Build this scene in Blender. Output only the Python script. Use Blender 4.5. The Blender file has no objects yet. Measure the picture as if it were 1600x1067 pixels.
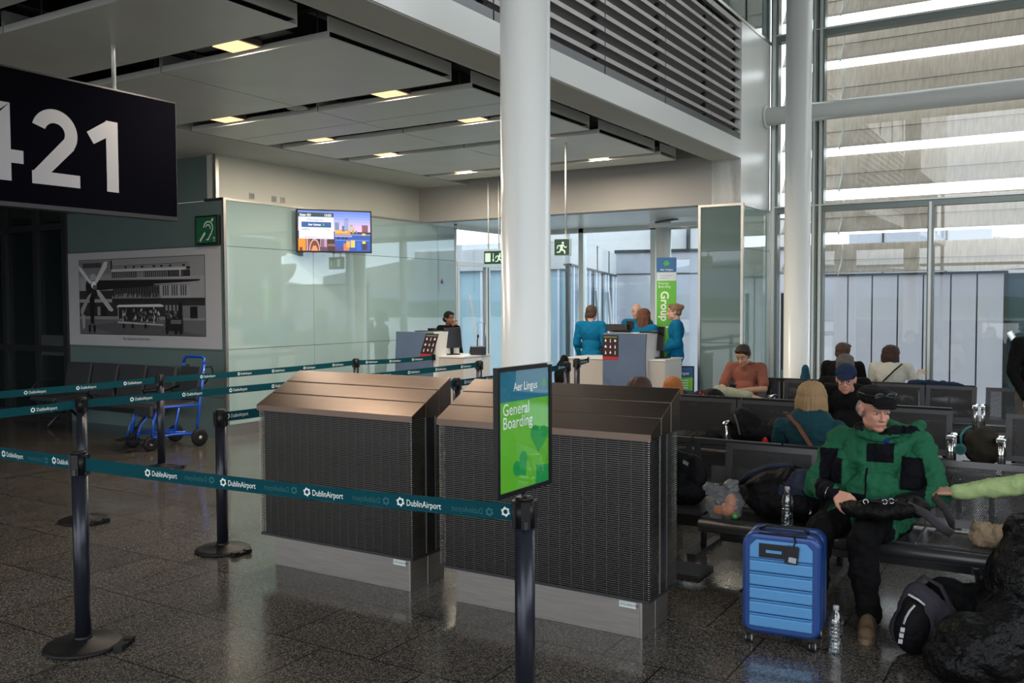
import bpy, bmesh, math, random
import numpy as np
from mathutils import Vector, Matrix, Euler, noise
PI = math.pi
SC = bpy.context.scene
COL = SC.collection
random.seed(7)

# ------------------------------------------------------------------ camera
cam_d = bpy.data.cameras.new('camera'); cam = bpy.data.objects.new('camera', cam_d); COL.objects.link(cam)
cam_d.sensor_width = 36.0; cam_d.lens = 1427.5/1600*36.0
_yaw, _pitch, _roll = .5515144, .04182, -.00419
_F = Vector((-math.sin(_yaw)*math.cos(_pitch), math.cos(_yaw)*math.cos(_pitch), -math.sin(_pitch)))
_R = Vector((math.cos(_yaw), math.sin(_yaw), 0)); _U = _R.cross(_F)
_R2 = _R*math.cos(_roll)+_U*math.sin(_roll); _U2 = -_R*math.sin(_roll)+_U*math.cos(_roll)
M4 = Matrix((( _R2.x,_U2.x,-_F.x,0),(_R2.y,_U2.y,-_F.y,0),(_R2.z,_U2.z,-_F.z,1.7),(0,0,0,1)))
cam.matrix_world = M4
cam_d.clip_start = .05; cam_d.clip_end = 8000
SC.camera = cam

# ------------------------------------------------------------------ world / sky
SC.view_settings.view_transform = 'Standard'
try: SC.view_settings.look = 'None'
except Exception: pass
SC.view_settings.gamma = 1.0
SC.view_settings.use_curve_mapping = False
SC.view_settings.exposure = 0.52
W = bpy.data.worlds.new('overcast_sky'); SC.world = W; W.use_nodes = True
nt = W.node_tree; nt.nodes.clear()
o_ = nt.nodes.new('ShaderNodeOutputWorld'); b_ = nt.nodes.new('ShaderNodeBackground')
tc = nt.nodes.new('ShaderNodeTexCoord'); mp = nt.nodes.new('ShaderNodeMapping'); mp.inputs['Scale'].default_value = (1,1,3.2)
nz = nt.nodes.new('ShaderNodeTexNoise'); nz.inputs['Scale'].default_value = 2.6; nz.inputs['Detail'].default_value = 7
rp = nt.nodes.new('ShaderNodeValToRGB')
rp.color_ramp.elements[0].position = .36; rp.color_ramp.elements[0].color = (.50,.58,.68,1)
rp.color_ramp.elements[1].position = .60; rp.color_ramp.elements[1].color = (1,1,1,1)
e = rp.color_ramp.elements.new(.47); e.color = (.78,.81,.85,1)
nt.links.new(tc.outputs['Generated'], mp.inputs['Vector']); nt.links.new(mp.outputs[0], nz.inputs['Vector'])
nt.links.new(nz.outputs['Fac'], rp.inputs[0]); nt.links.new(rp.outputs[0], b_.inputs[0])
b_.inputs[1].default_value = 3.0
nt.links.new(b_.outputs[0], o_.inputs[0])

# ------------------------------------------------------------------ materials
def srgb(h):
    if isinstance(h, str):
        h = h.lstrip('#'); c = [int(h[i:i+2],16)/255 for i in (0,2,4)]
        return tuple(x/12.92 if x <= .04045 else ((x+.055)/1.055)**2.4 for x in c)+(1,)
    if isinstance(h, (int, float)): return (h,h,h,1)
    return tuple(h)+(1,)
MATS = {}
def mat(name, color='#808080', rough=.5, metal=0., spec=None, ior=None, emit=None, estr=1., alpha=None, trans=0.,
        nscale=0, namp=0., bump=0., bscale=200., aniso=0., coat=0., stretch=(1,1,1), sheen=0., bdist=.002):
    if name in MATS: return MATS[name]
    m = bpy.data.materials.new(name); m.use_nodes = True; MATS[name] = m
    t = m.node_tree; p = t.nodes['Principled BSDF']
    c = srgb(color)
    p.inputs['Base Color'].default_value = c; p.inputs['Roughness'].default_value = rough
    p.inputs['Metallic'].default_value = metal
    if ior: p.inputs['IOR'].default_value = ior
    if spec is not None: p.inputs['Specular IOR Level'].default_value = spec
    if coat: p.inputs['Coat Weight'].default_value = coat; p.inputs['Coat Roughness'].default_value = .05
    if trans: p.inputs['Transmission Weight'].default_value = trans
    if alpha is not None: p.inputs['Alpha'].default_value = alpha
    if sheen: p.inputs['Sheen Weight'].default_value = sheen
    if emit: p.inputs['Emission Color'].default_value = srgb(emit); p.inputs['Emission Strength'].default_value = estr
    if namp or bump:
        tc = t.nodes.new('ShaderNodeTexCoord'); mp = t.nodes.new('ShaderNodeMapping'); mp.inputs['Scale'].default_value = stretch
        t.links.new(tc.outputs['Object'], mp.inputs['Vector'])
    if namp:
        n = t.nodes.new('ShaderNodeTexNoise'); n.inputs['Scale'].default_value = nscale or 4; n.inputs['Detail'].default_value = 5
        t.links.new(mp.outputs[0], n.inputs['Vector'])
        r = t.nodes.new('ShaderNodeMapRange'); r.inputs['To Min'].default_value = 1-namp; r.inputs['To Max'].default_value = 1+namp
        r.inputs['From Min'].default_value = .3; r.inputs['From Max'].default_value = .7
        t.links.new(n.outputs['Fac'], r.inputs['Value'])
        x = t.nodes.new('ShaderNodeVectorMath'); x.operation = 'SCALE'; x.inputs[0].default_value = c[:3]
        t.links.new(r.outputs[0], x.inputs['Scale']); t.links.new(x.outputs[0], p.inputs['Base Color'])
    if bump:
        n = t.nodes.new('ShaderNodeTexNoise'); n.inputs['Scale'].default_value = bscale; n.inputs['Detail'].default_value = 3
        t.links.new(mp.outputs[0], n.inputs['Vector'])
        bu = t.nodes.new('ShaderNodeBump'); bu.inputs['Strength'].default_value = bump; bu.inputs['Distance'].default_value = bdist
        t.links.new(n.outputs['Fac'], bu.inputs['Height']); t.links.new(bu.outputs[0], p.inputs['Normal'])
    return m
def glass_mat(name, tint=(.85,.93,.92), refl=.09, rough=0.0, power=5.0):
    """pane: see-through with a mirror share that grows towards grazing angles"""
    if name in MATS: return MATS[name]
    m = bpy.data.materials.new(name); m.use_nodes = True; MATS[name] = m
    t = m.node_tree; t.nodes.clear()
    o = t.nodes.new('ShaderNodeOutputMaterial'); mx = t.nodes.new('ShaderNodeMixShader')
    tr = t.nodes.new('ShaderNodeBsdfTransparent'); tr.inputs[0].default_value = tint+(1,)
    gl = t.nodes.new('ShaderNodeBsdfGlossy'); gl.inputs['Roughness'].default_value = rough; gl.inputs['Color'].default_value = (1,1,1,1)
    lw = t.nodes.new('ShaderNodeLayerWeight'); lw.inputs['Blend'].default_value = .5
    pw = t.nodes.new('ShaderNodeMath'); pw.operation = 'POWER'; pw.inputs[1].default_value = power
    ml = t.nodes.new('ShaderNodeMath'); ml.operation = 'MULTIPLY_ADD'; ml.inputs[1].default_value = 1-refl; ml.inputs[2].default_value = refl
    t.links.new(lw.outputs['Facing'], pw.inputs[0]); t.links.new(pw.outputs[0], ml.inputs[0]); t.links.new(ml.outputs[0], mx.inputs[0])
    t.links.new(tr.outputs[0], mx.inputs[1]); t.links.new(gl.outputs[0], mx.inputs[2]); t.links.new(mx.outputs[0], o.inputs[0])
    return m
def perf_mat(name, color, rough=.4, metal=.6, pitch=.012, hole=.0042):
    """sheet metal punched with round holes on a staggered grid in the object's X-Z plane"""
    if name in MATS: return MATS[name]
    m = mat(name, color, rough, metal); t = m.node_tree; p = t.nodes['Principled BSDF']
    tc = t.nodes.new('ShaderNodeTexCoord'); sp = t.nodes.new('ShaderNodeSeparateXYZ'); t.links.new(tc.outputs['Object'], sp.inputs[0])
    def M(op, a, b=None):
        n = t.nodes.new('ShaderNodeMath'); n.operation = op
        for i, v in enumerate((a, b)):
            if v is None: continue
            if isinstance(v, (int, float)): n.inputs[i].default_value = v
            else: t.links.new(v, n.inputs[i])
        return n.outputs[0]
    y = M('MULTIPLY', M('ADD', sp.outputs[2], sp.outputs[1]), 1/(pitch*.866))
    row = M('FLOOR', y); off = M('MULTIPLY', M('MODULO', M('ABSOLUTE', row), 2.), .5)
    x = M('ADD', M('MULTIPLY', sp.outputs[0], 1/pitch), off)
    fx = M('MULTIPLY', M('SUBTRACT', M('FRACT', x), .5), pitch); fy = M('MULTIPLY', M('SUBTRACT', M('FRACT', y), .5), pitch*.866)
    d = M('SQRT', M('ADD', M('MULTIPLY', fx, fx), M('MULTIPLY', fy, fy)))
    t.links.new(M('GREATER_THAN', d, hole), p.inputs['Alpha'])
    return m

# ------------------------------------------------------------------ mesh helpers
class B:
    """collects shapes into one mesh; every shape may carry its own material"""
    def __init__(s): s.bm = bmesh.new(); s.mats = []
    def mi(s, m):
        if m is None: return 0
        if m not in s.mats: s.mats.append(m)
        return s.mats.index(m)
    def _f(s, vs, m, smooth=False):
        try: f = s.bm.faces.new(vs)
        except ValueError: return None
        f.material_index = s.mi(m); f.smooth = smooth; return f
    def box(s, c, d, m=None, rot=None):
        c = Vector(c); h = Vector(d)/2; R = rot if rot is not None else Matrix.Identity(3)
        v = [s.bm.verts.new(c+R@Vector((x*h.x, y*h.y, z*h.z))) for x in (-1,1) for y in (-1,1) for z in (-1,1)]
        for q in ((0,1,3,2),(4,6,7,5),(0,4,5,1),(2,3,7,6),(0,2,6,4),(1,5,7,3)): s._f([v[i] for i in q], m)
        return s
    def bb(s, a, b, m=None):
        a, b = Vector(a), Vector(b); return s.box((a+b)/2, (abs(b.x-a.x), abs(b.y-a.y), abs(b.z-a.z)), m)
    def tube(s, pts, r, m=None, n=12, cap=True, closed=False, flat=None):
        pts = [Vector(p) for p in pts]; k = len(pts)
        rs = r if isinstance(r, (list, tuple)) else [r]*k
        rings = []; up = None
        for i, p in enumerate(pts):
            if closed: t = (pts[(i+1)%k]-pts[i-1]).normalized()
            else: t = (pts[min(i+1,k-1)]-pts[max(i-1,0)]).normalized()
            if up is None: up = Vector((0,0,1)) if abs(t.z) < .9 else Vector((0,1,0))
            a = t.cross(up); 
            if a.length < 1e-4: a = t.cross(Vector((1,0,0)))
            a.normalize(); b = a.cross(t).normalized(); up = b
            fa, fb = (1,1) if flat is None else flat
            rings.append([s.bm.verts.new(p+(a*math.cos(2*PI*j/n)*fa+b*math.sin(2*PI*j/n)*fb)*rs[i]) for j in range(n)])
        L = k if closed else k-1
        for i in range(L):
            A, C = rings[i], rings[(i+1)%k]
            for j in range(n): s._f([A[j],A[(j+1)%n],C[(j+1)%n],C[j]], m, n > 6)
        if cap and not closed: s._f(rings[0][::-1], m); s._f(rings[-1], m)
        return s
    def cyl(s, a, b, r, m=None, n=24, r2=None): return s.tube([a,b], [r, r if r2 is None else r2], m, n)
    def lathe(s, prof, c=(0,0,0), m=None, n=32, rot=None):
        c = Vector(c); R = rot if rot is not None else Matrix.Identity(3); rings = []
        for (r, z) in prof: rings.append([s.bm.verts.new(c+R@Vector((max(r,1e-5)*math.cos(2*PI*j/n), max(r,1e-5)*math.sin(2*PI*j/n), z))) for j in range(n)])
        for i in range(len(rings)-1):
            for j in range(n): s._f([rings[i][j],rings[i][(j+1)%n],rings[i+1][(j+1)%n],rings[i+1][j]], m, True)
        s._f(rings[0][::-1], m); s._f(rings[-1], m)
        return s
    def ell(s, c, r, m=None, rot=None, seg=20, rings=12):
        c = Vector(c); R = rot if rot is not None else Matrix.Identity(3)
        if isinstance(r, (int,float)): r = (r,r,r)
        rows = []
        for i in range(1, rings):
            th = PI*i/rings
            rows.append([s.bm.verts.new(c+R@Vector((r[0]*math.sin(th)*math.cos(2*PI*j/seg), r[1]*math.sin(th)*math.sin(2*PI*j/seg), r[2]*math.cos(th)))) for j in range(seg)])
        t = s.bm.verts.new(c+R@Vector((0,0,r[2]))); b = s.bm.verts.new(c+R@Vector((0,0,-r[2])))
        for j in range(seg):
            s._f([t, rows[0][j], rows[0][(j+1)%seg]], m, True); s._f([b, rows[-1][(j+1)%seg], rows[-1][j]], m, True)
            for i in range(len(rows)-1): s._f([rows[i][j], rows[i+1][j], rows[i+1][(j+1)%seg], rows[i][(j+1)%seg]], m, True)
        return s
    def cap(s, a, b, r1, r2=None, m=None, n=16):
        """round-ended tapered limb"""
        r2 = r1 if r2 is None else r2; a, b = Vector(a), Vector(b)
        s.tube([a,b], [r1,r2], m, n); s.ell(a, r1, m, seg=n, rings=8); s.ell(b, r2, m, seg=n, rings=8); return s
    def prism(s, poly, axis, a, b, m=None, smooth=False):
        """polygon (2-D points) extruded from a to b along axis 'x'|'y'|'z'"""
        def P(p, t): return {'x':(t,p[0],p[1]), 'y':(p[0],t,p[1]), 'z':(p[0],p[1],t)}[axis]
        A = [s.bm.verts.new(P(p,a)) for p in poly]; C = [s.bm.verts.new(P(p,b)) for p in poly]; n = len(poly)
        s._f(A[::-1], m); s._f(C, m)
        for i in range(n): s._f([A[i],A[(i+1)%n],C[(i+1)%n],C[i]], m, smooth)
        return s
    def quad(s, pts, m=None): s._f([s.bm.verts.new(Vector(p)) for p in pts], m); return s
    def build(s, name, m=None, parent=None, loc=None, rot=None, bevel=0, smooth=None, wn=False):
        bmesh.ops.recalc_face_normals(s.bm, faces=s.bm.faces[:])
        me = bpy.data.meshes.new(name); s.bm.to_mesh(me); s.bm.free()
        for x in (s.mats or ([m] if m else [])): me.materials.append(x)
        o = bpy.data.objects.new(name, me); COL.objects.link(o)
        if parent: o.parent = parent
        if loc is not None: o.location = loc
        if rot is not None: o.rotation_euler = rot
        if bevel:
            md = o.modifiers.new('bevel','BEVEL'); md.width = bevel; md.segments = 2; md.limit_method = 'ANGLE'; md.angle_limit = .6
        return o
def tag(o, label=None, cat=None, group=None, kind=None):
    if label: o['label'] = label
    if cat: o['category'] = cat
    if group: o['group'] = group
    if kind: o['kind'] = kind
    return o
def empty(name, loc=(0,0,0), rz=0, label=None, cat=None, group=None):
    o = bpy.data.objects.new(name, None); COL.objects.link(o); o.location = loc; o.rotation_euler = (0,0,rz); o.empty_display_size = .1
    return tag(o, label, cat, group)
def struct(o, label=None): return tag(o, label, kind='structure')
def copy_tree(o, parent=None):
    c = o.copy(); COL.objects.link(c); c.parent = parent
    for ch in [x for x in bpy.data.objects if x.parent == o]: copy_tree(ch, c)
    return c
def Rz(a): return Matrix.Rotation(a,3,'Z')
def Rx(a): return Matrix.Rotation(a,3,'X')
def Ry(a): return Matrix.Rotation(a,3,'Y')
def text_mesh(txt, size, align='LEFT', bold=0.0, spacing=1.0, xs=1.0):
    cu = bpy.data.curves.new('lettering','FONT'); cu.body = txt; cu.size = size; cu.align_x = align; cu.offset = bold*size
    cu.space_character = spacing; cu.resolution_u = 3
    o = bpy.data.objects.new('lettering', cu); COL.objects.link(o)
    dg = bpy.context.evaluated_depsgraph_get(); dg.update()
    me = bpy.data.meshes.new_from_object(o.evaluated_get(dg))
    bpy.data.objects.remove(o); bpy.data.curves.remove(cu)
    vs = [(v.co.x*xs, v.co.y) for v in me.vertices]; fs = [tuple(p.vertices) for p in me.polygons]
    bpy.data.meshes.remove(me); return vs, fs
_tcache = {}
class Art:
    """flat printed artwork: polygons and lettering in 2-D, stacked in thin layers"""
    def __init__(s, eps=.0006): s.b = B(); s.z = 0.; s.eps = eps
    def poly(s, pts, m):
        s.z += s.eps*.02; s.b._f([s.b.bm.verts.new((x,y,s.z)) for x,y in pts], m); return s
    def up(s, k=1): s.z += s.eps*k; return s
    def rect(s, x0, y0, x1, y1, m): return s.poly([(x0,y0),(x1,y0),(x1,y1),(x0,y1)], m)
    def ellipse(s, cx, cy, rx, ry, m, n=24, a=0, a0=0, a1=2*PI):
        pts = []
        for i in range(n if a1-a0 > 6.2 else n+1):
            t = a0+(a1-a0)*i/n; x, y = rx*math.cos(t), ry*math.sin(t); pts.append((cx+x*math.cos(a)-y*math.sin(a), cy+x*math.sin(a)+y*math.cos(a)))
        return s.poly(pts, m)
    def line(s, pts, w, m):
        for (x0,y0),(x1,y1) in zip(pts[:-1], pts[1:]):
            L = math.hypot(x1-x0,y1-y0) or 1; nx, ny = -(y1-y0)/L*w/2, (x1-x0)/L*w/2
            s.poly([(x0-nx,y0-ny),(x1-nx,y1-ny),(x1+nx,y1+ny),(x0+nx,y0+ny)], m)
        return s
    def arc(s, cx, cy, r, w, a0, a1, m, n=16, ry=None):
        ry = ry or r
        P = [(math.cos(a0+(a1-a0)*i/n), math.sin(a0+(a1-a0)*i/n)) for i in range(n+1)]
        for (c0,s0),(c1,s1) in zip(P[:-1],P[1:]):
            s.poly([(cx+(r-w/2)*c0,cy+(ry-w/2)*s0),(cx+(r+w/2)*c0,cy+(ry+w/2)*s0),(cx+(r+w/2)*c1,cy+(ry+w/2)*s1),(cx+(r-w/2)*c1,cy+(ry-w/2)*s1)], m)
        return s
    def text(s, txt, x, y, size, m, align='LEFT', bold=0., spacing=1., xs=1., rot=0, mirror=False):
        key = (txt,size,align,bold,spacing,xs)
        if key not in _tcache: _tcache[key] = text_mesh(txt,size,align,bold,spacing,xs)
        vs, fs = _tcache[key]; s.z += s.eps*.02
        c, q = math.cos(rot), math.sin(rot)
        V = []
        for a, b in vs:
            if mirror: a = -a
            V.append(s.b.bm.verts.new((x+a*c-b*q, y+a*q+b*c, s.z)))
        for f in fs: s.b._f([V[i] for i in f], m)
        return s
    def build(s, name, parent=None, origin=(0,0,0), xdir=(1,0,0), ydir=(0,0,1)):
        x, y = Vector(xdir).normalized(), Vector(ydir).normalized(); n = x.cross(y)
        me = bpy.data.meshes.new(name); s.b.bm.to_mesh(me); s.b.bm.free()
        for m in s.b.mats: me.materials.append(m)
        o = bpy.data.objects.new(name, me); COL.objects.link(o)
        if parent: o.parent = parent
        o.matrix_local = Matrix(((x.x,y.x,n.x,origin[0]),(x.y,y.y,n.y,origin[1]),(x.z,y.z,n.z,origin[2]),(0,0,0,1)))
        return o
def ink(h, rough=.5): return mat('ink_'+str(h).lstrip('#')+('' if rough == .5 else '_g'), h, rough)
def lit(h, s=1.): return mat('lit_%s_%s' % (str(h).lstrip('#'), s), '#000000', .4, emit=h, estr=s)
def remeshed(b, name, voxel, m, parent=None, wrinkle=0., wscale=9., smooth=3, fn=None, decim=0, stretch=(1,1,1), seed=0):
    """fuse overlapping shapes into one continuous skin"""
    bmesh.ops.recalc_face_normals(b.bm, faces=b.bm.faces[:])
    me = bpy.data.meshes.new(name); b.bm.to_mesh(me); b.bm.free()
    o = bpy.data.objects.new(name, me); COL.objects.link(o)
    md = o.modifiers.new('r','REMESH'); md.mode = 'VOXEL'; md.voxel_size = voxel; md.use_smooth_shade = True
    if smooth: sm = o.modifiers.new('s','SMOOTH'); sm.factor = .5; sm.iterations = smooth
    dg = bpy.context.evaluated_depsgraph_get(); dg.update()
    m2 = bpy.data.meshes.new_from_object(o.evaluated_get(dg)); m2.name = name
    o.modifiers.clear(); o.data = m2; bpy.data.meshes.remove(me)
    n = len(m2.vertices)
    if wrinkle and n:
        co = np.empty(n*3); m2.vertices.foreach_get('co', co); no = np.empty(n*3); m2.vertices.foreach_get('normal', no)
        co = co.reshape(-1,3); no = no.reshape(-1,3); sx, sy, sz = stretch
        d = np.array([noise.fractal(Vector((p[0]*wscale*sx+seed, p[1]*wscale*sy, p[2]*wscale*sz)), 1.0, 2.0, 3) for p in co])
        co += no*(d*wrinkle+wrinkle*.35)[:,None]; m2.vertices.foreach_set('co', co.ravel()); m2.update()
    ms = m if isinstance(m, (list,tuple)) else [m]
    m2.materials.clear()
    for x in ms: m2.materials.append(x)
    if fn:
        for p in m2.polygons: p.material_index = fn(p.center)
    for p in m2.polygons: p.use_smooth = True
    if parent: o.parent = parent
    return o
# ------------------------------------------------------------------ shared materials
def floor_material():
    m = bpy.data.materials.new('granite_tiles'); m.use_nodes = True; t = m.node_tree; p = t.nodes['Principled BSDF']
    tc = t.nodes.new('ShaderNodeTexCoord')
    mp = t.nodes.new('ShaderNodeMapping'); mp.inputs['Location'].default_value = (3.136, -3.31+.62*10, 0)
    t.links.new(tc.outputs['Object'], mp.inputs['Vector'])
    br = t.nodes.new('ShaderNodeTexBrick'); br.offset = .5; br.inputs['Scale'].default_value = 1; br.inputs['Brick Width'].default_value = .61
    br.inputs['Row Height'].default_value = .62; br.inputs['Mortar Size'].default_value = .0048; br.inputs['Mortar Smooth'].default_value = .1
    br.inputs['Color1'].default_value = (.86,.86,.86,1); br.inputs['Color2'].default_value = (1.1,1.08,1.06,1); br.inputs['Mortar'].default_value = (.12,.12,.12,1); br.inputs['Bias'].default_value = 0
    t.links.new(mp.outputs[0], br.inputs['Vector'])
    n0 = t.nodes.new('ShaderNodeTexNoise'); n0.inputs['Scale'].default_value = 60; n0.inputs['Detail'].default_value = 2
    t.links.new(tc.outputs['Object'], n0.inputs['Vector'])
    n1 = t.nodes.new('ShaderNodeTexVoronoi'); n1.inputs['Scale'].default_value = 190; n1.inputs['Randomness'].default_value = 1
    t.links.new(tc.outputs['Object'], n1.inputs['Vector'])
    sx = t.nodes.new('ShaderNodeSeparateColor'); t.links.new(n1.outputs['Color'], sx.inputs[0])
    ad = t.nodes.new('ShaderNodeMath'); ad.operation = 'MULTIPLY_ADD'; ad.inputs[1].default_value = .55; t.links.new(sx.outputs[0], ad.inputs[0])
    a2 = t.nodes.new('ShaderNodeMath'); a2.operation = 'MULTIPLY'; a2.inputs[1].default_value = .45; t.links.new(n0.outputs['Fac'], a2.inputs[0]); t.links.new(a2.outputs[0], ad.inputs[2])
    r1 = t.nodes.new('ShaderNodeValToRGB'); r1.color_ramp.interpolation = 'LINEAR'
    r1.color_ramp.elements[0].position = .28; r1.color_ramp.elements[0].color = (.016,.015,.0135,1)
    r1.color_ramp.elements[1].position = .76; r1.color_ramp.elements[1].color = (.185,.168,.150,1)
    e = r1.color_ramp.elements.new(.5); e.color = (.066,.061,.055,1)
    t.links.new(ad.outputs[0], r1.inputs[0])
    mx = t.nodes.new('ShaderNodeMix'); mx.data_type = 'RGBA'; mx.blend_type = 'MULTIPLY'; mx.inputs[0].default_value = 1
    t.links.new(r1.outputs[0], mx.inputs[6]); t.links.new(br.outputs['Color'], mx.inputs[7]); t.links.new(mx.outputs[2], p.inputs['Base Color'])
    p.inputs['Roughness'].default_value = .13; p.inputs['IOR'].default_value = 1.6
    n2 = t.nodes.new('ShaderNodeTexNoise'); n2.inputs['Scale'].default_value = 1.1; n2.inputs['Detail'].default_value = 4
    t.links.new(tc.outputs['Object'], n2.inputs['Vector'])
    r2 = t.nodes.new('ShaderNodeMapRange'); r2.inputs['From Min'].default_value = .35; r2.inputs['From Max'].default_value = .65; r2.inputs['To Min'].default_value = .10; r2.inputs['To Max'].default_value = .20
    t.links.new(n2.outputs['Fac'], r2.inputs[0]); t.links.new(r2.outputs[0], p.inputs['Roughness'])
    return m
m_plaster = mat('white_plaster', (.53,.55,.50), .75, namp=.03, nscale=1.5)
m_bulk = mat('grey_plaster', (.43,.42,.40), .7, namp=.03, nscale=1.2)
m_panel = mat('ceiling_panel_metal', (.68,.70,.66), .40, metal=.1, namp=.04, nscale=2)
m_white = mat('white_enamel', (.80,.82,.80), .25)
m_dark = mat('dark_void', (.012,.013,.014), .8)
m_darkmetal = mat('dark_grey_metal', (.035,.037,.042), .4, metal=.5)
m_steel = mat('brushed_steel', (.50,.49,.46), .30, metal=1., bump=.15, bscale=60, stretch=(1,1,40))
m_alu = mat('window_aluminium', (.17,.20,.19), .35, metal=.6)
m_alu_l = mat('light_aluminium', (.62,.65,.63), .3, metal=.35)
m_back = mat('backpainted_glass', (.29,.41,.41), .02, ior=2.15)
m_backd = mat('backpainted_glass_dark', (.12,.175,.17), .03, ior=1.65)
m_joint = mat('joint_black', (.02,.025,.025), .6)
m_pane = glass_mat('window_pane', (.93,.955,.95), .05)
m_pane2 = glass_mat('blue_window_pane', (.89,.955,.97), .06)
m_smoke = mat('dark_door_glass', (.008,.014,.015), .03, ior=1.7)

# ------------------------------------------------------------------ shell
WX, WY, CZ = -9.24, 8.03, 3.62     # glass wall plane, poster wall plane, panel ceiling height
WIN, END, BX, BY = 13.68, 15.2, -3.89, 12.28
fl = struct(B().bb((-20,-8,-.2),(7,END,0)).build('floor', floor_material()), 'polished speckled granite tile floor')

def clad(name, x=None, y=None, a=0, b=1, z0=0, z1=3.05, vj=(), hj=(), m=m_back, side=1, th=.04, label=None):
    """wall of back-painted glass sheets with thin black joints; plane x=const or y=const"""
    bb = B(); js = .006
    av = [a]+list(vj)+[b]; zv = [z0]+list(hj)+[z1]
    for i in range(len(av)-1):
        for k in range(len(zv)-1):
            p, q = av[i]+js/2*(i>0), av[i+1]-js/2*(i<len(av)-2); r, s = zv[k]+js/2*(k>0), zv[k+1]-js/2*(k<len(zv)-2)
            if x is not None: bb.bb((x-side*.012,p,r),(x,q,s), m)
            else: bb.bb((p,y+side*.012,r),(q,y,s), m)
    if x is not None: bb.bb((x-side*th,a,z0),(x-side*.014,b,z1), m_joint)
    else: bb.bb((a,y+side*th,z0),(b,y+side*.014,z1), m_joint)
    return struct(bb.build(name), label)
# long glass wall behind the gate desk
clad('wall_left', x=WX, a=WY+.02, b=13.13, z0=.13, z1=3.03, vj=(9.63,12.61), hj=(.20,1.118,2.445), label='pale green glass clad wall with tall sheets')
struct(B().bb((WX-.06,WY,0),(WX-.004,13.13,.13), m_steel).bb((WX-.03,WY,.13),(WX+.006,13.13,.15),m_steel).build('baseboard_left'))
struct(B().bb((WX-.14,WY,3.03),(WX+.012,13.16,3.058), m_steel).build('trim_1'))
struct(B().bb((WX-.02,WY-.012,0),(WX+.014,WY+.03,3.058), m_steel).build('trim_2'))
struct(B().bb((WX-.14,13.13,0),(WX+.014,13.17,3.058), m_steel).build('trim_3'))
# plaster above it
up = B().bb((WX-.3,WY,3.058),(WX-.13,BY+.1,CZ+.06), m_plaster)
struct(up.build('wall_upper_left'), 'white plaster upper wall over the glass cladding')
# poster wall
clad('wall_poster', y=WY, a=-12.62, b=WX-.02, z0=.0, z1=3.03, vj=(), hj=(.5,1.10,2.46), m=m_backd, label='dark green glass clad wall with the photo print')
clad('wall_poster_upper', y=WY+.02, a=-12.62, b=WX-.14, z0=3.04, z1=CZ, hj=(), m=m_backd)
struct(B().bb((WX-.16,WY-.03,3.05),(WX-.10,WY+.02,CZ), m_steel).bb((WX-.34,WY-.02,3.03),(WX,WY+.03,3.06),m_darkmetal).build('trim_4'))
# dark glazed doors at far left
dr = B(); dr.bb((-18,WY+.02,0),(-12.62,WY+.05,CZ), m_smoke)
for x in (-12.62,-13.35,-14.2,-15.1,-16.2): dr.bb((x-.05,WY-.04,0),(x+.05,WY+.02,CZ), m_darkmetal)
for z in (0.05,1.05,2.86,3.25): dr.bb((-18,WY-.03,z-.045),(-12.62,WY+.02,z+.045), m_darkmetal)
for i in range(60): dr.bb((-13.3+i*.011,WY-.002,.95),(-13.296+i*.011,WY+.021,1.25), m_alu)
struct(dr.build('door_1'), 'dark tinted glass doors at the far left')
struct(B().bb((-20,-8,0),(-19.9,END,5), m_dark).build('wall_far_left'))
struct(B().bb((-20,WY+.05,0),(-12.6,WY+.3,5), m_dark).build('wall_behind_doors'))
# bulkhead over the end window, vestibule soffit
struct(B().bb((WX-.13,BY,3.055),(BX-.005,BY+.25,CZ+.3), m_bulk).build('wall_bulkhead'), 'grey plaster bulkhead over the end window')
struct(B().bb((WX-.2,BY+.25,3.08),(BX-.6,END+.1,3.2), m_white).build('ceiling_vestibule'))
# glass clad pillar box
clad('wall_pillar_front', y=BY, a=-4.46, b=-3.875, z0=.0, z1=3.02, hj=(1.14,2.41), m=m_backd, label='dark green glass clad pillar face')
m_backp = mat('backpainted_glass_pale', (.30,.42,.38), .015, ior=2.6)
clad('wall_pillar_side', x=-3.862, a=BY+.03, b=WIN-.10, z0=.0, z1=3.02, hj=(2.445,), m=m_backp, side=1)
struct(B().bb((-4.46,BY+.06,0),(-3.93,WIN,3.0), m_joint).build('wall_pillar_core'))
struct(B().bb((-4.49,BY-.014,0),(-4.455,BY+.1,3.05),m_steel).bb((-3.885,BY-.014,0),(-3.85,BY+.03,3.05),m_steel)
       .bb((-4.49,BY-.016,3.02),(-3.85,BY+.03,3.052),m_steel).bb((-3.90,BY,3.02),(-3.85,WIN-.05,3.052),m_steel).bb((-3.9,WIN-.1,0),(-3.852,WIN-.05,3.05),m_steel).build('trim_5'))
# white plaster panel above pillar, next to louvres
wp = B().bb((-4.3,BY,3.055),(BX,WIN-.02,5.49), m_white)
struct(wp.build('wall_panel'), 'white enamelled wall panel beside the louvres')
up2 = B().bb((-4.3,-8,5.49),(BX-.01,WIN,8.9), m_backd)
for y in (0,1.6,3.2,4.8,6.4,8.0,9.6,11.2,12.5): up2.bb((BX-.02,y-.012,5.5),(BX+.004,y+.012,8.9), m_joint)
up2.bb((BX-.02,-8,5.49),(BX+.01,WIN,5.53), m_steel)
struct(up2.build('wall_upper_glass'))
# beam
bm_ = B().bb((-4.32,-8,3.656),(BX,BY,3.90), m_white)
bm_.bb((-4.30,-8,3.650),(BX-.02,BY,3.658), m_plaster)
struct(bm_.build('ceiling_beam'), 'white painted beam along the edge of the low ceiling')
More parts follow.
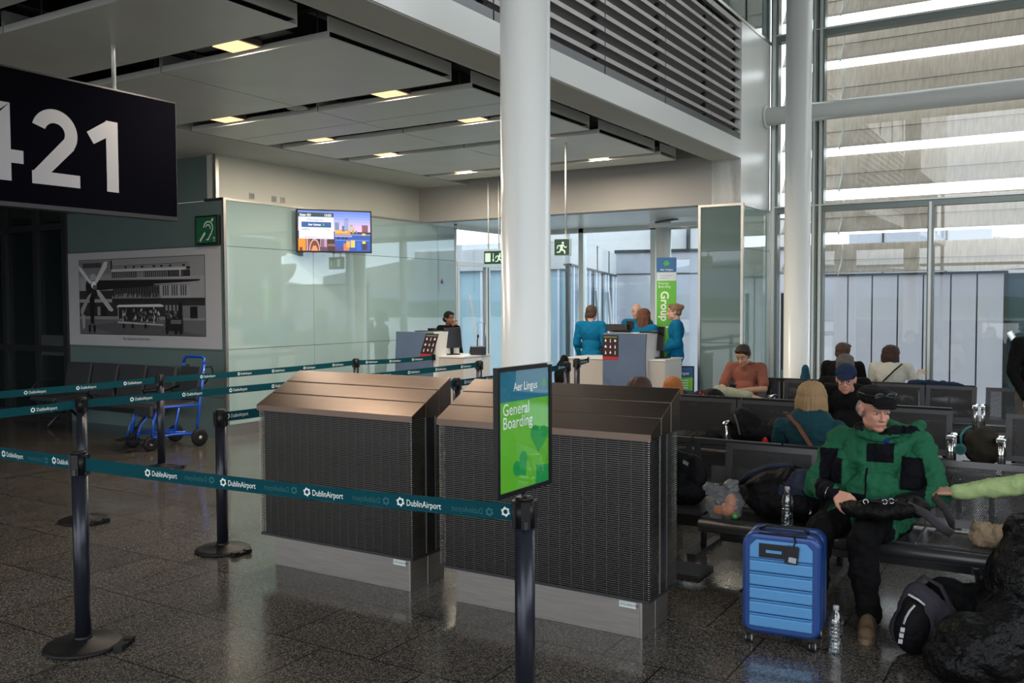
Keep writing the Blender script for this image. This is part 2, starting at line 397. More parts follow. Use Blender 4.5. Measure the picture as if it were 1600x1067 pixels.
# louvre bank
lv = B(); lv.bb((-4.28,-8,3.9),(-4.18,BY,5.46), m_dark)
lv_o = struct(lv.build('wall_louvre_back'))
m_louvd = mat('louvre_sill_metal', (.13,.13,.14), .35, metal=.6)
modules = [(-2.0,-.4),(-.38,1.22),(1.24,2.84),(2.86,4.46),(4.48,6.08),(6.10,7.70+.3),(8.09,9.60),(9.62,11.12),(11.13,12.27)]
modules[5] = (6.10,8.07)
m_louv = mat('louvre_metal', (.42,.40,.39), .42, metal=.2)
for (a,b) in modules:
    f = B()
    f.bb((BX-.06,a,3.83),(BX-.012,b,3.985), m_louvd); f.bb((BX-.17,b-.11,3.985),(BX-.07,b-.05,5.39), m_dark)  # dark upright strip imitates the shading beside the end brackets
    for y in (a+.02,b-.05):
        f.bb((-4.10,y,3.98),(-4.02,y+.03,5.42), m_darkmetal)
    f.bb((BX-.06,a,5.39),(BX-.012,b,5.46), m_louv)
    k = 0; z = 4.06
    while z < 5.38:
        # tilted blade: leading lip outside, sloping back and down behind it
        f.prism([(BX-.012,z-.022),(BX-.012,z+.022),(BX-.03,z+.026),(BX-.15,z-.045),(BX-.15,z-.055),(BX-.03,z+.012),(BX-.022,z-.022)], 'y', a+.002, b-.002, m_louv)
        f.tube([(-4.06,b-.06,z-.01),(BX-.10,b-.06,z-.03)], .018, m_darkmetal, 8)
        z += .1345
    o = f.build('ventilation_louvre')
    tag(o, {0:'grey metal louvre bay','x':''}.get(0), 'louvre', 'louvre bays above the white beam')
    o['label'] = 'bay of grey metal ventilation louvre blades set on the white beam'
# suspended ceiling panels
strips = [(-3.6,-1.2),(-.9,1.6),(1.9,3.38),(3.69,4.69),(5.0,6.53),(6.84,7.94),(8.2,9.17),(9.41,11.02),(11.21,11.75)]
xr = (-8.36,-6.485,-6.47,-4.62)
lab_s = ['ahead of','']
for i, (a,b) in enumerate(strips):
    for j,(x0,x1) in enumerate(((xr[0],xr[1]),(xr[2],xr[3]))):
        p = B()
        T = .155; w = .012
        p.bb((x0,a,CZ),(x1,b,CZ+w), m_panel)
        p.bb((x0,a,CZ+w),(x1,a+w,CZ+.05), m_panel); p.bb((x0,b-w,CZ+w),(x1,b,CZ+.05), m_panel)
        p.bb((x0,a,CZ+.05),(x0+w,b,CZ+T), m_panel); p.bb((x1-w,a,CZ+.05),(x1,b,CZ+T), m_panel)
        if i in (5,): p.bb((x0,(a+b)/2+.1,CZ-.0012),(x1,(a+b)/2+.103,CZ), m_joint)
        # hangers up to the slab
        for hx in (x0+.3,x1-.2): p.cyl((hx,a+.1,CZ+.02),(hx,a+.1,4.3), .006, m_alu, 6); p.cyl((hx,b-.1,CZ+.02),(hx,b-.1,4.3), .006, m_alu, 6)
        o = p.build('ceiling_panel')
        side = 'nearer the white beam' if j else 'nearer the glass wall'
        nm = {0:'far behind the viewer',1:'behind the viewer',2:'just out of view over the gate sign',3:'first, partly above the gate sign',4:'second, broad one past the gate sign',5:'third, with a fine lengthwise seam',6:'fourth, narrower one',7:'fifth, broad one before the bulkhead',8:'last, narrow one against the bulkhead'}[i]
        tag(o, 'suspended grey metal ceiling panel, %s, half %s' % (nm, side), 'ceiling panel', 'suspended ceiling panels')
# plaster border and slab above
struct(B().bb((-20,-8,CZ+.0),(xr[0]-.03,BY,CZ+.1), m_plaster).build('ceiling_border'), 'plaster border of the low ceiling')
struct(B().bb((-20,-8,4.3),(-4.19,BY+.3,4.42), m_dark).bb((-20,BY,CZ+.1),(-4.2,BY+.3,4.3),m_dark).bb((-8.9,-8,CZ+.1),(-8.8,BY,4.3),m_dark).bb((-20,-8.1,CZ),(-4.2,-8,4.3),m_dark).build('ceiling'), 'dark slab above the panels')
dk = B()
for y in (0.5,3.5,4.9,6.7,8.1,9.3,11.1):
    dk.bb((-8.3,y-.03,3.80),(-4.5,y+.03,3.86), m_darkmetal)
dk.cyl((-7.5,-4,4.05),(-7.5,12,4.05), .14, m_darkmetal, 14); dk.cyl((-5.2,-4,4.1),(-5.2,12,4.1), .1, m_alu, 12)
tag(dk.build('service_duct'), 'dark ducts and rails in the gap above the ceiling panels', 'duct')

# ------------------------------------------------------------------ recessed lamps
m_lamp = mat('lamp_diffuser', '#000000', .5, emit=(1.0,.63,.31), estr=1.15)
m_frame = mat('lamp_frame', (.2,.19,.18), .4, metal=.6)
LAMP_W = 26.0
lamps = [(-5.42,4.85,'nearest the gate sign'),(-5.44,6.69,'in the second gap, toward the white beam'),(-7.62,6.69,'in the second gap, just right of the gate sign'),
         (-5.46,8.07,'in the third gap, left of the big white column'),(-7.63,8.07,'in the third gap, above the gate screen'),
         (-7.66,9.3,'in the fourth gap, left of the column'),(-5.46,9.3,'in the fourth gap, hidden by the big white column'),(-5.49,11.13,'in the last gap, right of the white column'),(-7.70,11.13,'in the last gap, left of the white column')]
for x,y,w in lamps:
    t = empty('ceiling_lamp', (x,y,3.64), 0, 'square warm recessed ceiling lamp '+w, 'ceiling lamp', 'warm square lamps between ceiling panels')
    B().bb((-.155,-.12,.004),(.155,.12,.05), m_frame).bb((-.5,-.11,.05),(.5,.11,.07), m_darkmetal).build('housing', None, t)
    B().bb((-.135,-.10,-.004),(.135,.10,.003), m_lamp).build('diffuser', None, t)
    L = bpy.data.lights.new('lamp_light','AREA'); L.shape = 'RECTANGLE'; L.size = .26; L.size_y = .2; L.energy = LAMP_W; L.color = (1,.84,.66)
    lo = bpy.data.objects.new('lamp_light', L); COL.objects.link(lo); lo.parent = t; lo.location = (0,0,-.012)
for x,y,w in ((-5.42,4.86,'in the gap by the nearest lamp'),(-6.62,6.70,'in the gap past the broad panel')):
    t = B(); t.lathe([(.0,.0),(.10,.0),(.105,.006),(.105,.014),(.03,.02),(.03,.06)], (0,0,0), m_plaster, 28)
    tag(t.build('ceiling_speaker', None, None, (x,y,3.64)), 'round white ceiling speaker disc '+w, 'speaker')
# ------------------------------------------------------------------ window wall on the right
def frame_bar(b, x0, x1, y, z0, z1, d=.14, m=None): b.bb((x0,y,z0),(x1,y+d,z1), m or m_alu)
w = B()
for x,z0,z1 in ((-3.83,0,9),(-3.245,0,9),(-3.155,0,9),(-1.69,0,3.06),(-.15,0,9),(1.4,0,3.06),(2.9,0,9),(4.4,0,3.06),(6.0,0,9)):
    hw = .055 if x < -3.5 else .04
    w.bb((x-hw,WIN-.02,z0),(x+hw,WIN+.14,z1), m_alu); w.bb((x-hw*.4,WIN-.06,z0),(x+hw*.4,WIN-.02,z1), m_alu_l)
for z in (.06,3.06,5.57,8.1): w.bb((-3.86,WIN-.01,z-.05),(7,WIN+.15,z+.05), m_alu); w.bb((-3.86,WIN-.05,z+.03),(7,WIN,z+.05), m_alu_l)
w.bb((-3.2,WIN,0),(-3.19,WIN+.1,9), m_joint)
struct(w.build('window_1_frame'), 'grey aluminium frame of the tall window wall')
p = B()
xs_lo = [-3.77,-3.29,None,-3.11,-1.735,None,-1.645,-.19,None,-.11,1.36,None,1.44,2.86,None,2.94,4.36,None,4.44,5.96]
for a,b in ((-3.77,-3.29),(-3.11,-1.735),(-1.645,-.19),(-.11,1.36),(1.44,2.86),(2.94,4.36),(4.44,5.96)): p.bb((a,WIN+.05,.1),(b,WIN+.056,3.01), m_pane)
for a,b in ((-3.77,-3.29),(-3.11,-.19),(-.11,2.86),(2.94,5.96)):
    p.bb((a,WIN+.05,3.11),(b,WIN+.056,5.52), m_pane); p.bb((a,WIN+.05,5.62),(b,WIN+.056,8.05), m_pane); p.bb((a,WIN+.05,8.15),(b,WIN+.056,9), m_pane)
struct(p.build('window_1'), 'tall panes of the right-hand window wall')
tag(B().cyl((-3.86,13.42,4.40),(7,13.42,4.40), .13, m_white, 36).lathe([(.0,0),(.17,0),(.17,.03),(.13,.03)], (-3.885,13.42,4.40), m_white, 32, Ry(PI/2)).build('window_tube_beam'),
    'white round steel tube running horizontally in front of the windows', 'beam')
# ------------------------------------------------------------------ end window and its doors
e_ = B()
for x in (-9.18,-7.84,-6.4,-4.9): e_.bb((x-.05,END,0),(x+.05,END+.14,3.08), m_alu_l)
for z in (.05,3.05): e_.bb((-9.24,END,z-.05),(-4.4,END+.12,z+.05), m_alu_l)
struct(e_.build('window_2_frame'), 'slim white frame of the end window')
e_ = B()
for a,b in ((-9.13,-7.89),(-7.79,-6.45),(-6.35,-4.95),(-4.85,-4.4)): e_.bb((a,END+.05,.1),(b,END+.056,3.0), m_pane2)
e_.bb((-4.42,WIN+.1,0),(-4.414,END,3.05), m_pane2)
struct(e_.build('window_2'), 'clear panes of the end window behind the boarding desk')
d = B()
d.bb((WX-.06,13.17,2.36),(WX+.03,END,2.44), m_alu_l)
for y in (13.21,14.12,14.2,15.1): d.bb((WX-.05,y-.035,0),(WX+.02,y+.035,2.38), m_alu_l)
d.bb((WX-.04,14.145,0),(WX+.022,14.175,2.36), m_joint)
d.bb((WX-.05,13.17,3.0),(WX+.02,END,3.08), m_alu_l); d.bb((WX-.05,13.17,.0),(WX+.02,END,.08), m_alu_l)
dd = struct(d.build('door_2_frame'), 'light metal frame of the glass boarding doors')
d = B()
for a,b,z0,z1 in ((13.25,14.08,.1,2.35),(14.24,15.06,.1,2.35),(13.2,END,2.46,2.99)): d.bb((WX-.02,a,z0),(WX-.014,b,z1), m_pane2)
struct(d.build('door_2'), 'glass boarding doors beside the gate desk')
struct(B().tube([(WX-.0,13.98,.85),(WX+.07,13.98,.85),(WX+.07,13.98,1.35),(WX,13.98,1.35)], .012, m_steel, 8).build('door_2_handle'), 'steel pull handle of the glass door')
# ------------------------------------------------------------------ columns
def column(x, y, r, top, label, m=m_white):
    b = B().lathe([(r+.015,0),(r+.015,.05),(r,.06),(r,top)], (0,0,0), m, 56)
    return tag(b.build('round_column', None, None, (x,y,0)), label, 'column')
column(-3.13,5.27,.166,9.0,'big white round steel column directly behind the slatted unit')
column(-3.12,12.25,.166,9.0,'tall white round column in front of the right-hand window, far from the desk')
column(-5.90,14.45,.13,3.1,'slim white round column by the green Group 1 banner')
struct(B().bb((-4.4,-8,9),(7,WIN+.2,9.2), m_plaster).build('ceiling_hall'))
wr_ = B().bb((6.4,-8,0),(6.6,WIN,2.0), m_bulk).bb((6.4,-8,6.5),(6.6,WIN,9), m_bulk).bb((6.4,8,2),(6.6,WIN,6.5), m_bulk).bb((6.4,-8,2),(6.6,-6,6.5), m_bulk)  # unseen window band, left open to bring in daylight from the right
for y in (-3,0,3,6): wr_.bb((6.45,y-.05,2),(6.55,y+.05,6.5), m_alu)
struct(wr_.build('wall_right'), 'unseen right wall of the hall, opened with high windows for side daylight')
# rear window wall behind the viewer
r = B()
for x in (-19,-16,-13,-10,-7,-4,-1,2,5): r.bb((x-.05,-8.1,0),(x+.05,-7.95,9), m_alu)
for z in (1.0,3.0,5.5): r.bb((-20,-8.1,z-.05),(6.5,-7.97,z+.05), m_alu)
r.bb((-20,-8.1,3.6),(-4.3,-7.98,9), m_bulk)
struct(r.build('window_3_frame'), 'window frames behind the viewer')

# ------------------------------------------------------------------ outside, seen through the windows
def translucent_mat(name, c, share=.5, nscale=3, stretch=(6,1,.6)):
    m = bpy.data.materials.new(name); m.use_nodes = True; t = m.node_tree; t.nodes.clear(); MATS[name] = m
    o = t.nodes.new('ShaderNodeOutputMaterial'); mx = t.nodes.new('ShaderNodeMixShader'); mx.inputs[0].default_value = share
    a = t.nodes.new('ShaderNodeBsdfDiffuse'); b = t.nodes.new('ShaderNodeBsdfTranslucent')
    tc = t.nodes.new('ShaderNodeTexCoord'); mp = t.nodes.new('ShaderNodeMapping'); mp.inputs['Scale'].default_value = stretch
    n = t.nodes.new('ShaderNodeTexNoise'); n.inputs['Scale'].default_value = nscale; n.inputs['Detail'].default_value = 6
    r = t.nodes.new('ShaderNodeValToRGB'); r.color_ramp.elements[0].position = .3; r.color_ramp.elements[1].position = .62
    r.color_ramp.elements[0].color = (c[0]*.80,c[1]*.79,c[2]*.77,1); r.color_ramp.elements[1].color = c+(1,)
    t.links.new(tc.outputs['Object'], mp.inputs[0]); t.links.new(mp.outputs[0], n.inputs['Vector']); t.links.new(n.outputs[0], r.inputs[0])
    t.links.new(r.outputs[0], a.inputs[0]); t.links.new(r.outputs[0], b.inputs[0]); t.links.new(a.outputs[0], mx.inputs[1]); t.links.new(b.outputs[0], mx.inputs[2]); t.links.new(mx.outputs[0], o.inputs[0])
    return m
m_blade = translucent_mat('frosted_blade', (.72,.665,.60), .58, 3.2, (10,1,1.4))
m_edge = mat('blade_edge', (.12,.115,.10), .6)
def blade(zb, zt, k, label):
    """one curved sun-shading blade running along the facade"""
    n = 10; P = []; h = zt-zb
    for i in range(n+1):
        t = i/n; P.append((14.30+.34*math.sin(t*PI/2)**1.3*0+ .34*t + .07*math.sin(PI*t), zb+h*t))
    Q = [(y+.03+.03*math.sin(PI*i/n), z+.004) for i,(y,z) in enumerate(P)]
    poly = P+Q[::-1]
    root = empty('sun_shading_blade', (0,0,0), 0, label, 'sun blade', 'curved sun-shading blades outside the window wall')
    b = B(); b.prism(poly, 'x', -3.9, 6.35, m_blade, True)
    b.prism([(14.30+.34*.45-.012+.062,zb+h*.45),(14.30+.34*.45-.008+.062,zb+h*.45+.006),(14.30+.34*.45+.062,zb+h*.45+.006),(14.30+.34*.45+.07,zb+h*.45)], 'x', -3.9, 6.35, m_edge)
    b.build('blade', None, root)
    for x in (-3.02,-.1,2.9):
        q = B(); q.tube([(x,14.22+.30*t+.10*math.sin(PI*t),zb-.03+(h+.02)*t) for t in (0,.15,.3,.45,.6,.75,.9,1)], [.022,.03,.034,.034,.03,.026,.02,.014], m_alu_l, 8, flat=(.4,1)); q.build('bracket', None, root)
    return root
zs = [2.13,2.664,3.32,3.97,4.63,5.28,5.94,6.60,7.26,7.92]
words = ['lowest, just above the lilac panels','second from the bottom, behind the transom','third from the bottom, above the transom','fourth from the bottom, right under the white tube','fifth, just above the white tube','sixth from the bottom','seventh, at the top edge of the photo','eighth, out of view','ninth, out of view']
hh_ = [0,.078,.060,.036,.024,.022,.022,.022,.022]
for i in range(8):
    blade(zs[i]+(hh_[i] if i else 0), zs[i+1]-hh_[i+1], i, 'curved beige frosted shading blade outside, '+words[i])
# lilac jetbridge screen
m_lilac = mat('lilac_cladding', (.62,.64,.74), .25, namp=.05, nscale=.8)
m_lilac2 = mat('lilac_cladding_dark', (.42,.47,.56), .4)
m_end = mat('pier_lavender', (.33,.335,.385), .4, namp=.04)
m_wh = mat('white_cladding', (.46,.46,.48), .4, namp=.04)
jb = B(); xs = [-3.88,-3.437,-3.029,-2.61,-2.202,-1.776,-1.381,-.969]
for a,b in zip(xs[:-1],xs[1:]): jb.bb((a+.012,17,-1.2),(b-.012,17.05,2.16), m_lilac)
jb.bb((-3.9,17.03,-1.2),(-.95,17.1,2.18), m_joint); jb.bb((-3.9,16.98,2.16),(-.93,17.15,2.2), m_darkmetal)
for x in (-.96,.4,1.8,3.4): jb.bb((x-.03,17.0,-1.2),(x+.03,17.1,2.16), m_darkmetal)
jb.bb((-.95,17.04,-1.2),(6,17.06,2.16), mat('dark_tower_glass',(.05,.09,.11),.05))
for a,b in ((-.9,.3),(.45,1.7)): jb.tube([(a,16.98,1.2),(b,16.98,-.9)], .05, m_alu_l, 8)
jb.bb((-3.9,16.9,-1.3),(6,17.3,-1.2), m_darkmetal)
tag(jb.build('lilac_screen'), 'row of tall lilac panels with dark joints outside the window', 'screen')
rb = B(); rb.bb((-4.44,22,2.0),(-1.52,24,3.25), m_lilac2)
for x in (-3.7,-2.4): rb.bb((x-.02,21.98,2.0),(x+.02,22,3.25), m_joint)
rb.prism([(-1.5,2.2),(2.5,1.9),(2.5,2.6),(-1.5,3.1)], 'y', 22.3, 24, m_wh)
tag(rb.build('rooftop_box'), 'pale blue-grey rooftop volume far beyond the shading blades', 'building')
# adjoining pier seen through the end window
m_bluegl = mat('pier_glass', (.16,.24,.31), .06, ior=1.6, namp=.15, nscale=.6)
def seg(b, p, q, z0, z1, m, t=.1):
    p, q = Vector((p[0],p[1],0)), Vector((q[0],q[1],0)); d = (q-p); a = math.atan2(d.y,d.x)
    c = (p+q)/2; b.box((c.x,c.y,(z0+z1)/2), (d.length,t,z1-z0), m, Rz(a))
pier = B()
A_, C_ = (-8.50,15.38+.4), (-11.06,23.5)
dv = Vector((C_[0]-A_[0],C_[1]-A_[1])); A0 = (A_[0]-dv.x*.0, A_[1]-dv.y*.0)
A_ = (-8.55,16.0); 
seg(pier, A_, C_, 2.48, 3.06, m_wh, .1); seg(pier, A_, C_, 2.44, 2.48, m_joint, .16)
seg(pier, A_, C_, -1.5, 2.44, m_bluegl, .06)
for i in range(15):
    t = i/14; x, y = A_[0]+(C_[0]-A_[0])*t, A_[1]+(C_[1]-A_[1])*t
    pier.bb((x-.03,y-.03,-1.5),(x+.05,y+.03,2.46), m_lilac if i%3 else m_joint)
for i in (3,7,11):
    t = i/14; x, y = A_[0]+(C_[0]-A_[0])*t, A_[1]+(C_[1]-A_[1])*t
    pier.bb((x-.02,y-.02,2.48),(x+.07,y+.02,3.06), m_joint)
for i in (2,6,10):
    t = i/14; x, y = A_[0]+(C_[0]-A_[0])*t, A_[1]+(C_[1]-A_[1])*t
    pier.tube([(x+.12,y,2.0),(x+.1,y+.55,-.8)], .05, m_wh, 6)
tag(pier.build('pier_corridor'), 'glazed pier corridor with white cladding band, outside the end window', 'building')
pw = B(); E0, E1 = (-11.25,23.98), (-4.2,26.0)
seg(pw, E0, E1, -1.5, 3.12, m_end, .3); seg(pw, E0, E1, 3.12, 3.2, m_darkmetal, .4); seg(pw, E0, E1, 2.50, 2.53, m_joint, .34)
for t in (.17,.42,.68,.9):
    x, y = E0[0]+(E1[0]-E0[0])*t, E0[1]+(E1[1]-E0[1])*t; pw.bb((x-.02,y-.18,-1.5),(x+.02,y+.1,2.5), m_joint)
tag(pw.build('pier_end_wall'), 'flat lilac-grey end wall of the pier outside, behind the staff', 'building')
lf = B(); m_lb = mat('pale_blue_facade', (.34,.48,.56), .15, namp=.08, nscale=.5)
seg(lf, (-21,18.5), (-9.9,19.0), -1.5, 2.5, m_lb, .2); seg(lf, (-21,18.45), (-9.9,18.95), 2.5, 3.15, m_wh, .3)
for i in range(16):
    x = -20.8+i*.7; lf.bb((x-.03,18.35+.0315*i,-1.5),(x+.03,18.5+.0315*i,2.5), m_lilac)
for x,z in ((-14.6,1.9),(-12.2,1.9),(-17,1.9)): lf.tube([(x,17.9,z),(x+.6,17.9,-1.4)], .05, m_wh, 6)
tag(lf.build('terminal_facade'), 'pale blue glazed terminal facade seen through the boarding doors', 'building')
hi = B(); seg(hi, (-12.5,20), (-13.4,31.5), 3.0, 5.0, m_wh, .3); seg(hi, (-13.4,31.5), (-8.6,33), 3.2, 4.62, m_wh, .3); seg(hi,(-13.4,31.5),(-8.6,33),4.62,4.68,m_darkmetal,.35)
for t in (.3,.6,.99):
    x, y = -13.4+4.8*t, 31.4+1.5*t; hi.bb((x-.03,y-.3,3.3),(x+.03,y+.1,5.1), m_darkmetal)
tag(hi.build('upper_pier_roof'), 'white upper storey of the pier with thin rails, against the sky', 'building')
# open rack bracket above the slim column
ol = B()
for y in (14.1,14.6): ol.bb((-6.0,y-.03,2.93),(-4.9,y+.03,3.0), m_white)
for x in (-5.9,-5.5,-5.1,-4.75): ol.bb((x-.02,14.1,2.94),(x+.02,14.6,2.99), m_white)
ol.tube([(-5.9,14.1,3.02),(-5.6,14.35,3.08)], .02, m_alu, 6)
tag(ol.build('window_opener'), 'white metal window actuator bracket under the soffit, by the slim column', 'bracket')
# ground and hills
def noisy(name, c1, c2, sc):
    m = mat(name, c1, .95); t = m.node_tree; p = t.nodes['Principled BSDF']
    tc = t.nodes.new('ShaderNodeTexCoord'); n = t.nodes.new('ShaderNodeTexNoise'); n.inputs['Scale'].default_value = sc; n.inputs['Detail'].default_value = 8
    r = t.nodes.new('ShaderNodeValToRGB'); r.color_ramp.elements[0].position = .42; r.color_ramp.elements[1].position = .58
    r.color_ramp.elements[0].color = srgb(c1); r.color_ramp.elements[1].color = srgb(c2)
    t.links.new(tc.outputs['Object'], n.inputs['Vector']); t.links.new(n.outputs[0], r.inputs[0]); t.links.new(r.outputs[0], p.inputs['Base Color']); return m
struct(B().bb((-400,-400,-6.2),(400,500,-6.0), noisy('apron_ground',(.30,.30,.29),(.36,.36,.35),.02)).build('ground_apron'))
struct(B().bb((-4000,-4000,-7.2),(4000,4000,-6.6), noisy('field_ground',(.05,.08,.035),(.14,.12,.08),.004)).build('ground_fields'))
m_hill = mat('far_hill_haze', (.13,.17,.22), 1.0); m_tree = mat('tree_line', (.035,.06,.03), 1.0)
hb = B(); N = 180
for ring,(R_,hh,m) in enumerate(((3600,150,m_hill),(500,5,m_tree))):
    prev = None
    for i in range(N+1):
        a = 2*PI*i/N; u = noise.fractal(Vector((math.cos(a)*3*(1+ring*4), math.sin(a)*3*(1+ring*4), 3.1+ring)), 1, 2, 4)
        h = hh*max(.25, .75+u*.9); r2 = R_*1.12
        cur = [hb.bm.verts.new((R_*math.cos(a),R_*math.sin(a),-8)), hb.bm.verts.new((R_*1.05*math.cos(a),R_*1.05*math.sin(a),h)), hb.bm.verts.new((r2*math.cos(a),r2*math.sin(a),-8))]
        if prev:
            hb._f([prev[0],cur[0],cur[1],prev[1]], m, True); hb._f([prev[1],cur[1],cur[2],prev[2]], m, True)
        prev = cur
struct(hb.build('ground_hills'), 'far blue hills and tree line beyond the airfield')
# ------------------------------------------------------------------ slatted floor units
m_roof = mat('unit_roof_steel', (.155,.115,.092), .30, metal=1., bump=.1, bscale=50, stretch=(1,30,1), namp=.06, nscale=3)  # brown tint imitates warm lamp light reflected in the steel
m_side_lit = mat('unit_side_steel_lit', (.46,.44,.41), .30, metal=1.)  # lit copy of the slat steel, for side faces and corners
m_rod = mat('unit_slat_steel', (.105,.10,.095), .34, metal=1.)
m_core = mat('unit_core_black', (.006,.006,.007), .6)
m_plinth = mat('unit_plinth_steel', (.30,.285,.27), .42, metal=.9, namp=.12, nscale=4, bump=.1, bscale=60, stretch=(1,1,30))
def air_unit(x0, x1, label):
    """x0..x1 = plinth ends on the floor line Y=4.22"""
    w = x1-x0; t = empty('ventilation_unit', (x0,4.22,0), 0, label, 'ventilation unit')
    b = B().bb((0,0,0),(w,.34,.205), m_plinth); b.bb((w-.001,.17,0),(w+.002,.174,.205), m_side_lit); b.bb((w-.012,-.002,0),(w+.002,.004,.205), m_side_lit)
    b.build('plinth', None, t, bevel=.002)
    X0, X1, Y0, Y1 = -.065, w+.065, -.06, .31
    b = B().bb((X0+.022,Y0+.022,.21),(X1-.022,Y1-.022,1.03), m_core)
    b.bb((X0+.0,Y0,.205),(X1,Y1,.222), m_darkmetal)
    b.build('core', None, t)
    b = B(); n = 74
    for i in range(n):
        z = .230+i*(1.025-.230)/(n-1); h = .0017; e = .005
        b.bb((X0,Y0,z-h),(X1,Y0+e,z+h), m_rod)
        for xa in (X0,X1-e):
            b.bb((xa,Y0+e,z-h),(xa+e,Y0+.135,z+h), m_side_lit); b.bb((xa,Y0+.225,z-h),(xa+e,Y1,z+h), m_side_lit)  # lighter side slats imitate window light reflected in the metal
            b.bb((xa-.001,Y0-.001,z-h),(xa+e+.001,Y0+e,z+h), m_side_lit)  # bright slat ends paint a row of glints down the corner
        b.bb((X0,Y1-e,z-h),(X1,Y1,z+h), m_rod)
    b.build('slats', None, t)
    b = B(); k = int(round(w/.062))
    for i in range(k+1):
        x = X0+.03+(X1-X0-.06)*i/k; b.bb((x-.0012,Y0-.0015,.222),(x+.0012,Y0+.001,1.03), mat('slat_tie', (.10,.095,.09), .4, metal=.8))
    for x in (X1-.003,X0-.003):
        for y in (Y0+.135,Y0+.225): b.bb((x,y-.004,.222),(x+.006,y+.004,1.03), m_side_lit)
    b.bb((X1-.003,Y0+.14,.222),(X1+.001,Y0+.22,1.03), mat('slot_panel', (.03,.03,.035), .25, metal=.6))
    b.build('uprights', None, t)
    # three stepped roof trays, rising to the back
    zz = [(1.035,Y0-.012),(1.235,Y1+.012)]
    sl = (zz[1][0]-zz[0][0])/(zz[1][1]-zz[0][1]); L = zz[1][1]-zz[0][1]
    for i in range(3):
        ya = zz[0][1]+L*i/3+(.004 if i else 0); yb = zz[0][1]+L*(i+1)/3-.004
        za, zb = 1.052+sl*(ya-zz[0][1]), 1.052+sl*(yb-zz[0][1])
        lip = .034 if i == 0 else .02
        b = B().prism([(ya,za-lip+.0),(ya,za),(yb,zb),(yb,1.03),(ya,1.03) if i else (ya+.001,1.03)], 'x', X0-.012, X1+.012, m_roof)
        b.build('roof_tray', None, t, bevel=.003)
    # corner rivets and plate
    a = Art(); a.rect(0,0,.094,.032, ink('#d8e2e2')); a.up().text('OT2-AHU-E03', .005,.0095,.0165, ink('#20262c'), bold=.01)
    pl = a.build('number_plate', t, (w-.126,-.0015,.148)); pl['label'] = 'small white number plate'
    return t
air_unit(-4.417,-3.307,'slatted steel ventilation unit with coppery lit stepped roof, left of the boarding sign')
air_unit(-2.978,-1.832,'slatted steel ventilation unit standing behind the green boarding sign, beside the seats')

# ------------------------------------------------------------------ queue barriers
m_post = mat('barrier_post_black', (.018,.020,.032), .28, metal=.35)
m_plas = mat('black_plastic', (.006,.006,.008), .38, spec=.3)
m_rub = mat('black_rubber', (.008,.008,.009), .5, spec=.25)
m_belt = mat('teal_belt', (.002,.050,.066), .75, spec=.1, bump=.2, bscale=500)
m_beltfade = mat('teal_belt_reverse_print', (.012,.105,.120), .6)  # faint reverse-side lettering showing through the tape
m_white_ink = mat('white_belt_print', (.70,.76,.74), .6)
def logo(a, x, y, r, m):
    """ring of six swept blades"""
    a.arc(x,y,r*.62,r*.34,0,2*PI,m,18)
    for k in range(6):
        t = k*PI/3+.3
        a.poly([(x+r*.62*math.cos(t),y+r*.62*math.sin(t)),(x+r*1.04*math.cos(t+.35),y+r*1.04*math.sin(t+.35)),(x+r*.80*math.cos(t+.85),y+r*.80*math.sin(t+.85)),(x+r*.60*math.cos(t+.75),y+r*.60*math.sin(t+.75))], m)
def post(x, y, label, top=.98, rz=0.):
    t = empty('barrier_post', (x,y,0), rz, label, 'queue barrier', 'black retractable belt posts')
    b = B().lathe([(.0,.002),(.180,.002),(.187,.008),(.180,.018),(.16,.026),(.06,.034),(.05,.045),(.0,.045)], (0,0,0), m_rub, 44)
    b.bb((.10,-.05,.004),(.225,.05,.022), m_rub); b.bb((.185,-.07,.004),(.23,-.03,.032), m_plas); b.bb((.185,.03,.004),(.23,.07,.032), m_plas)
    b.build('base', None, t)
    B().cyl((0,0,.04),(0,0,top-.10), .038, m_post, 36).cyl((0,0,.035),(0,0,.06), .043, m_plas, 30).build('post', None, t)
    b = B().cyl((0,0,top-.115),(0,0,top-.012), .040, m_plas, 32).cyl((0,0,top-.012),(0,0,top), .036, m_plas, 32, .030)
    for k in range(4):
        a = k*PI/2; c, s_ = math.cos(a), math.sin(a)
        b.box((.040*c,.040*s_,top-.065), (.014,.034,.10), m_plas, Rz(a)); b.box((.047*c,.047*s_,top-.10), (.010,.014,.03), m_darkmetal, Rz(a))
    b.build('belt_head', None, t)
    return t
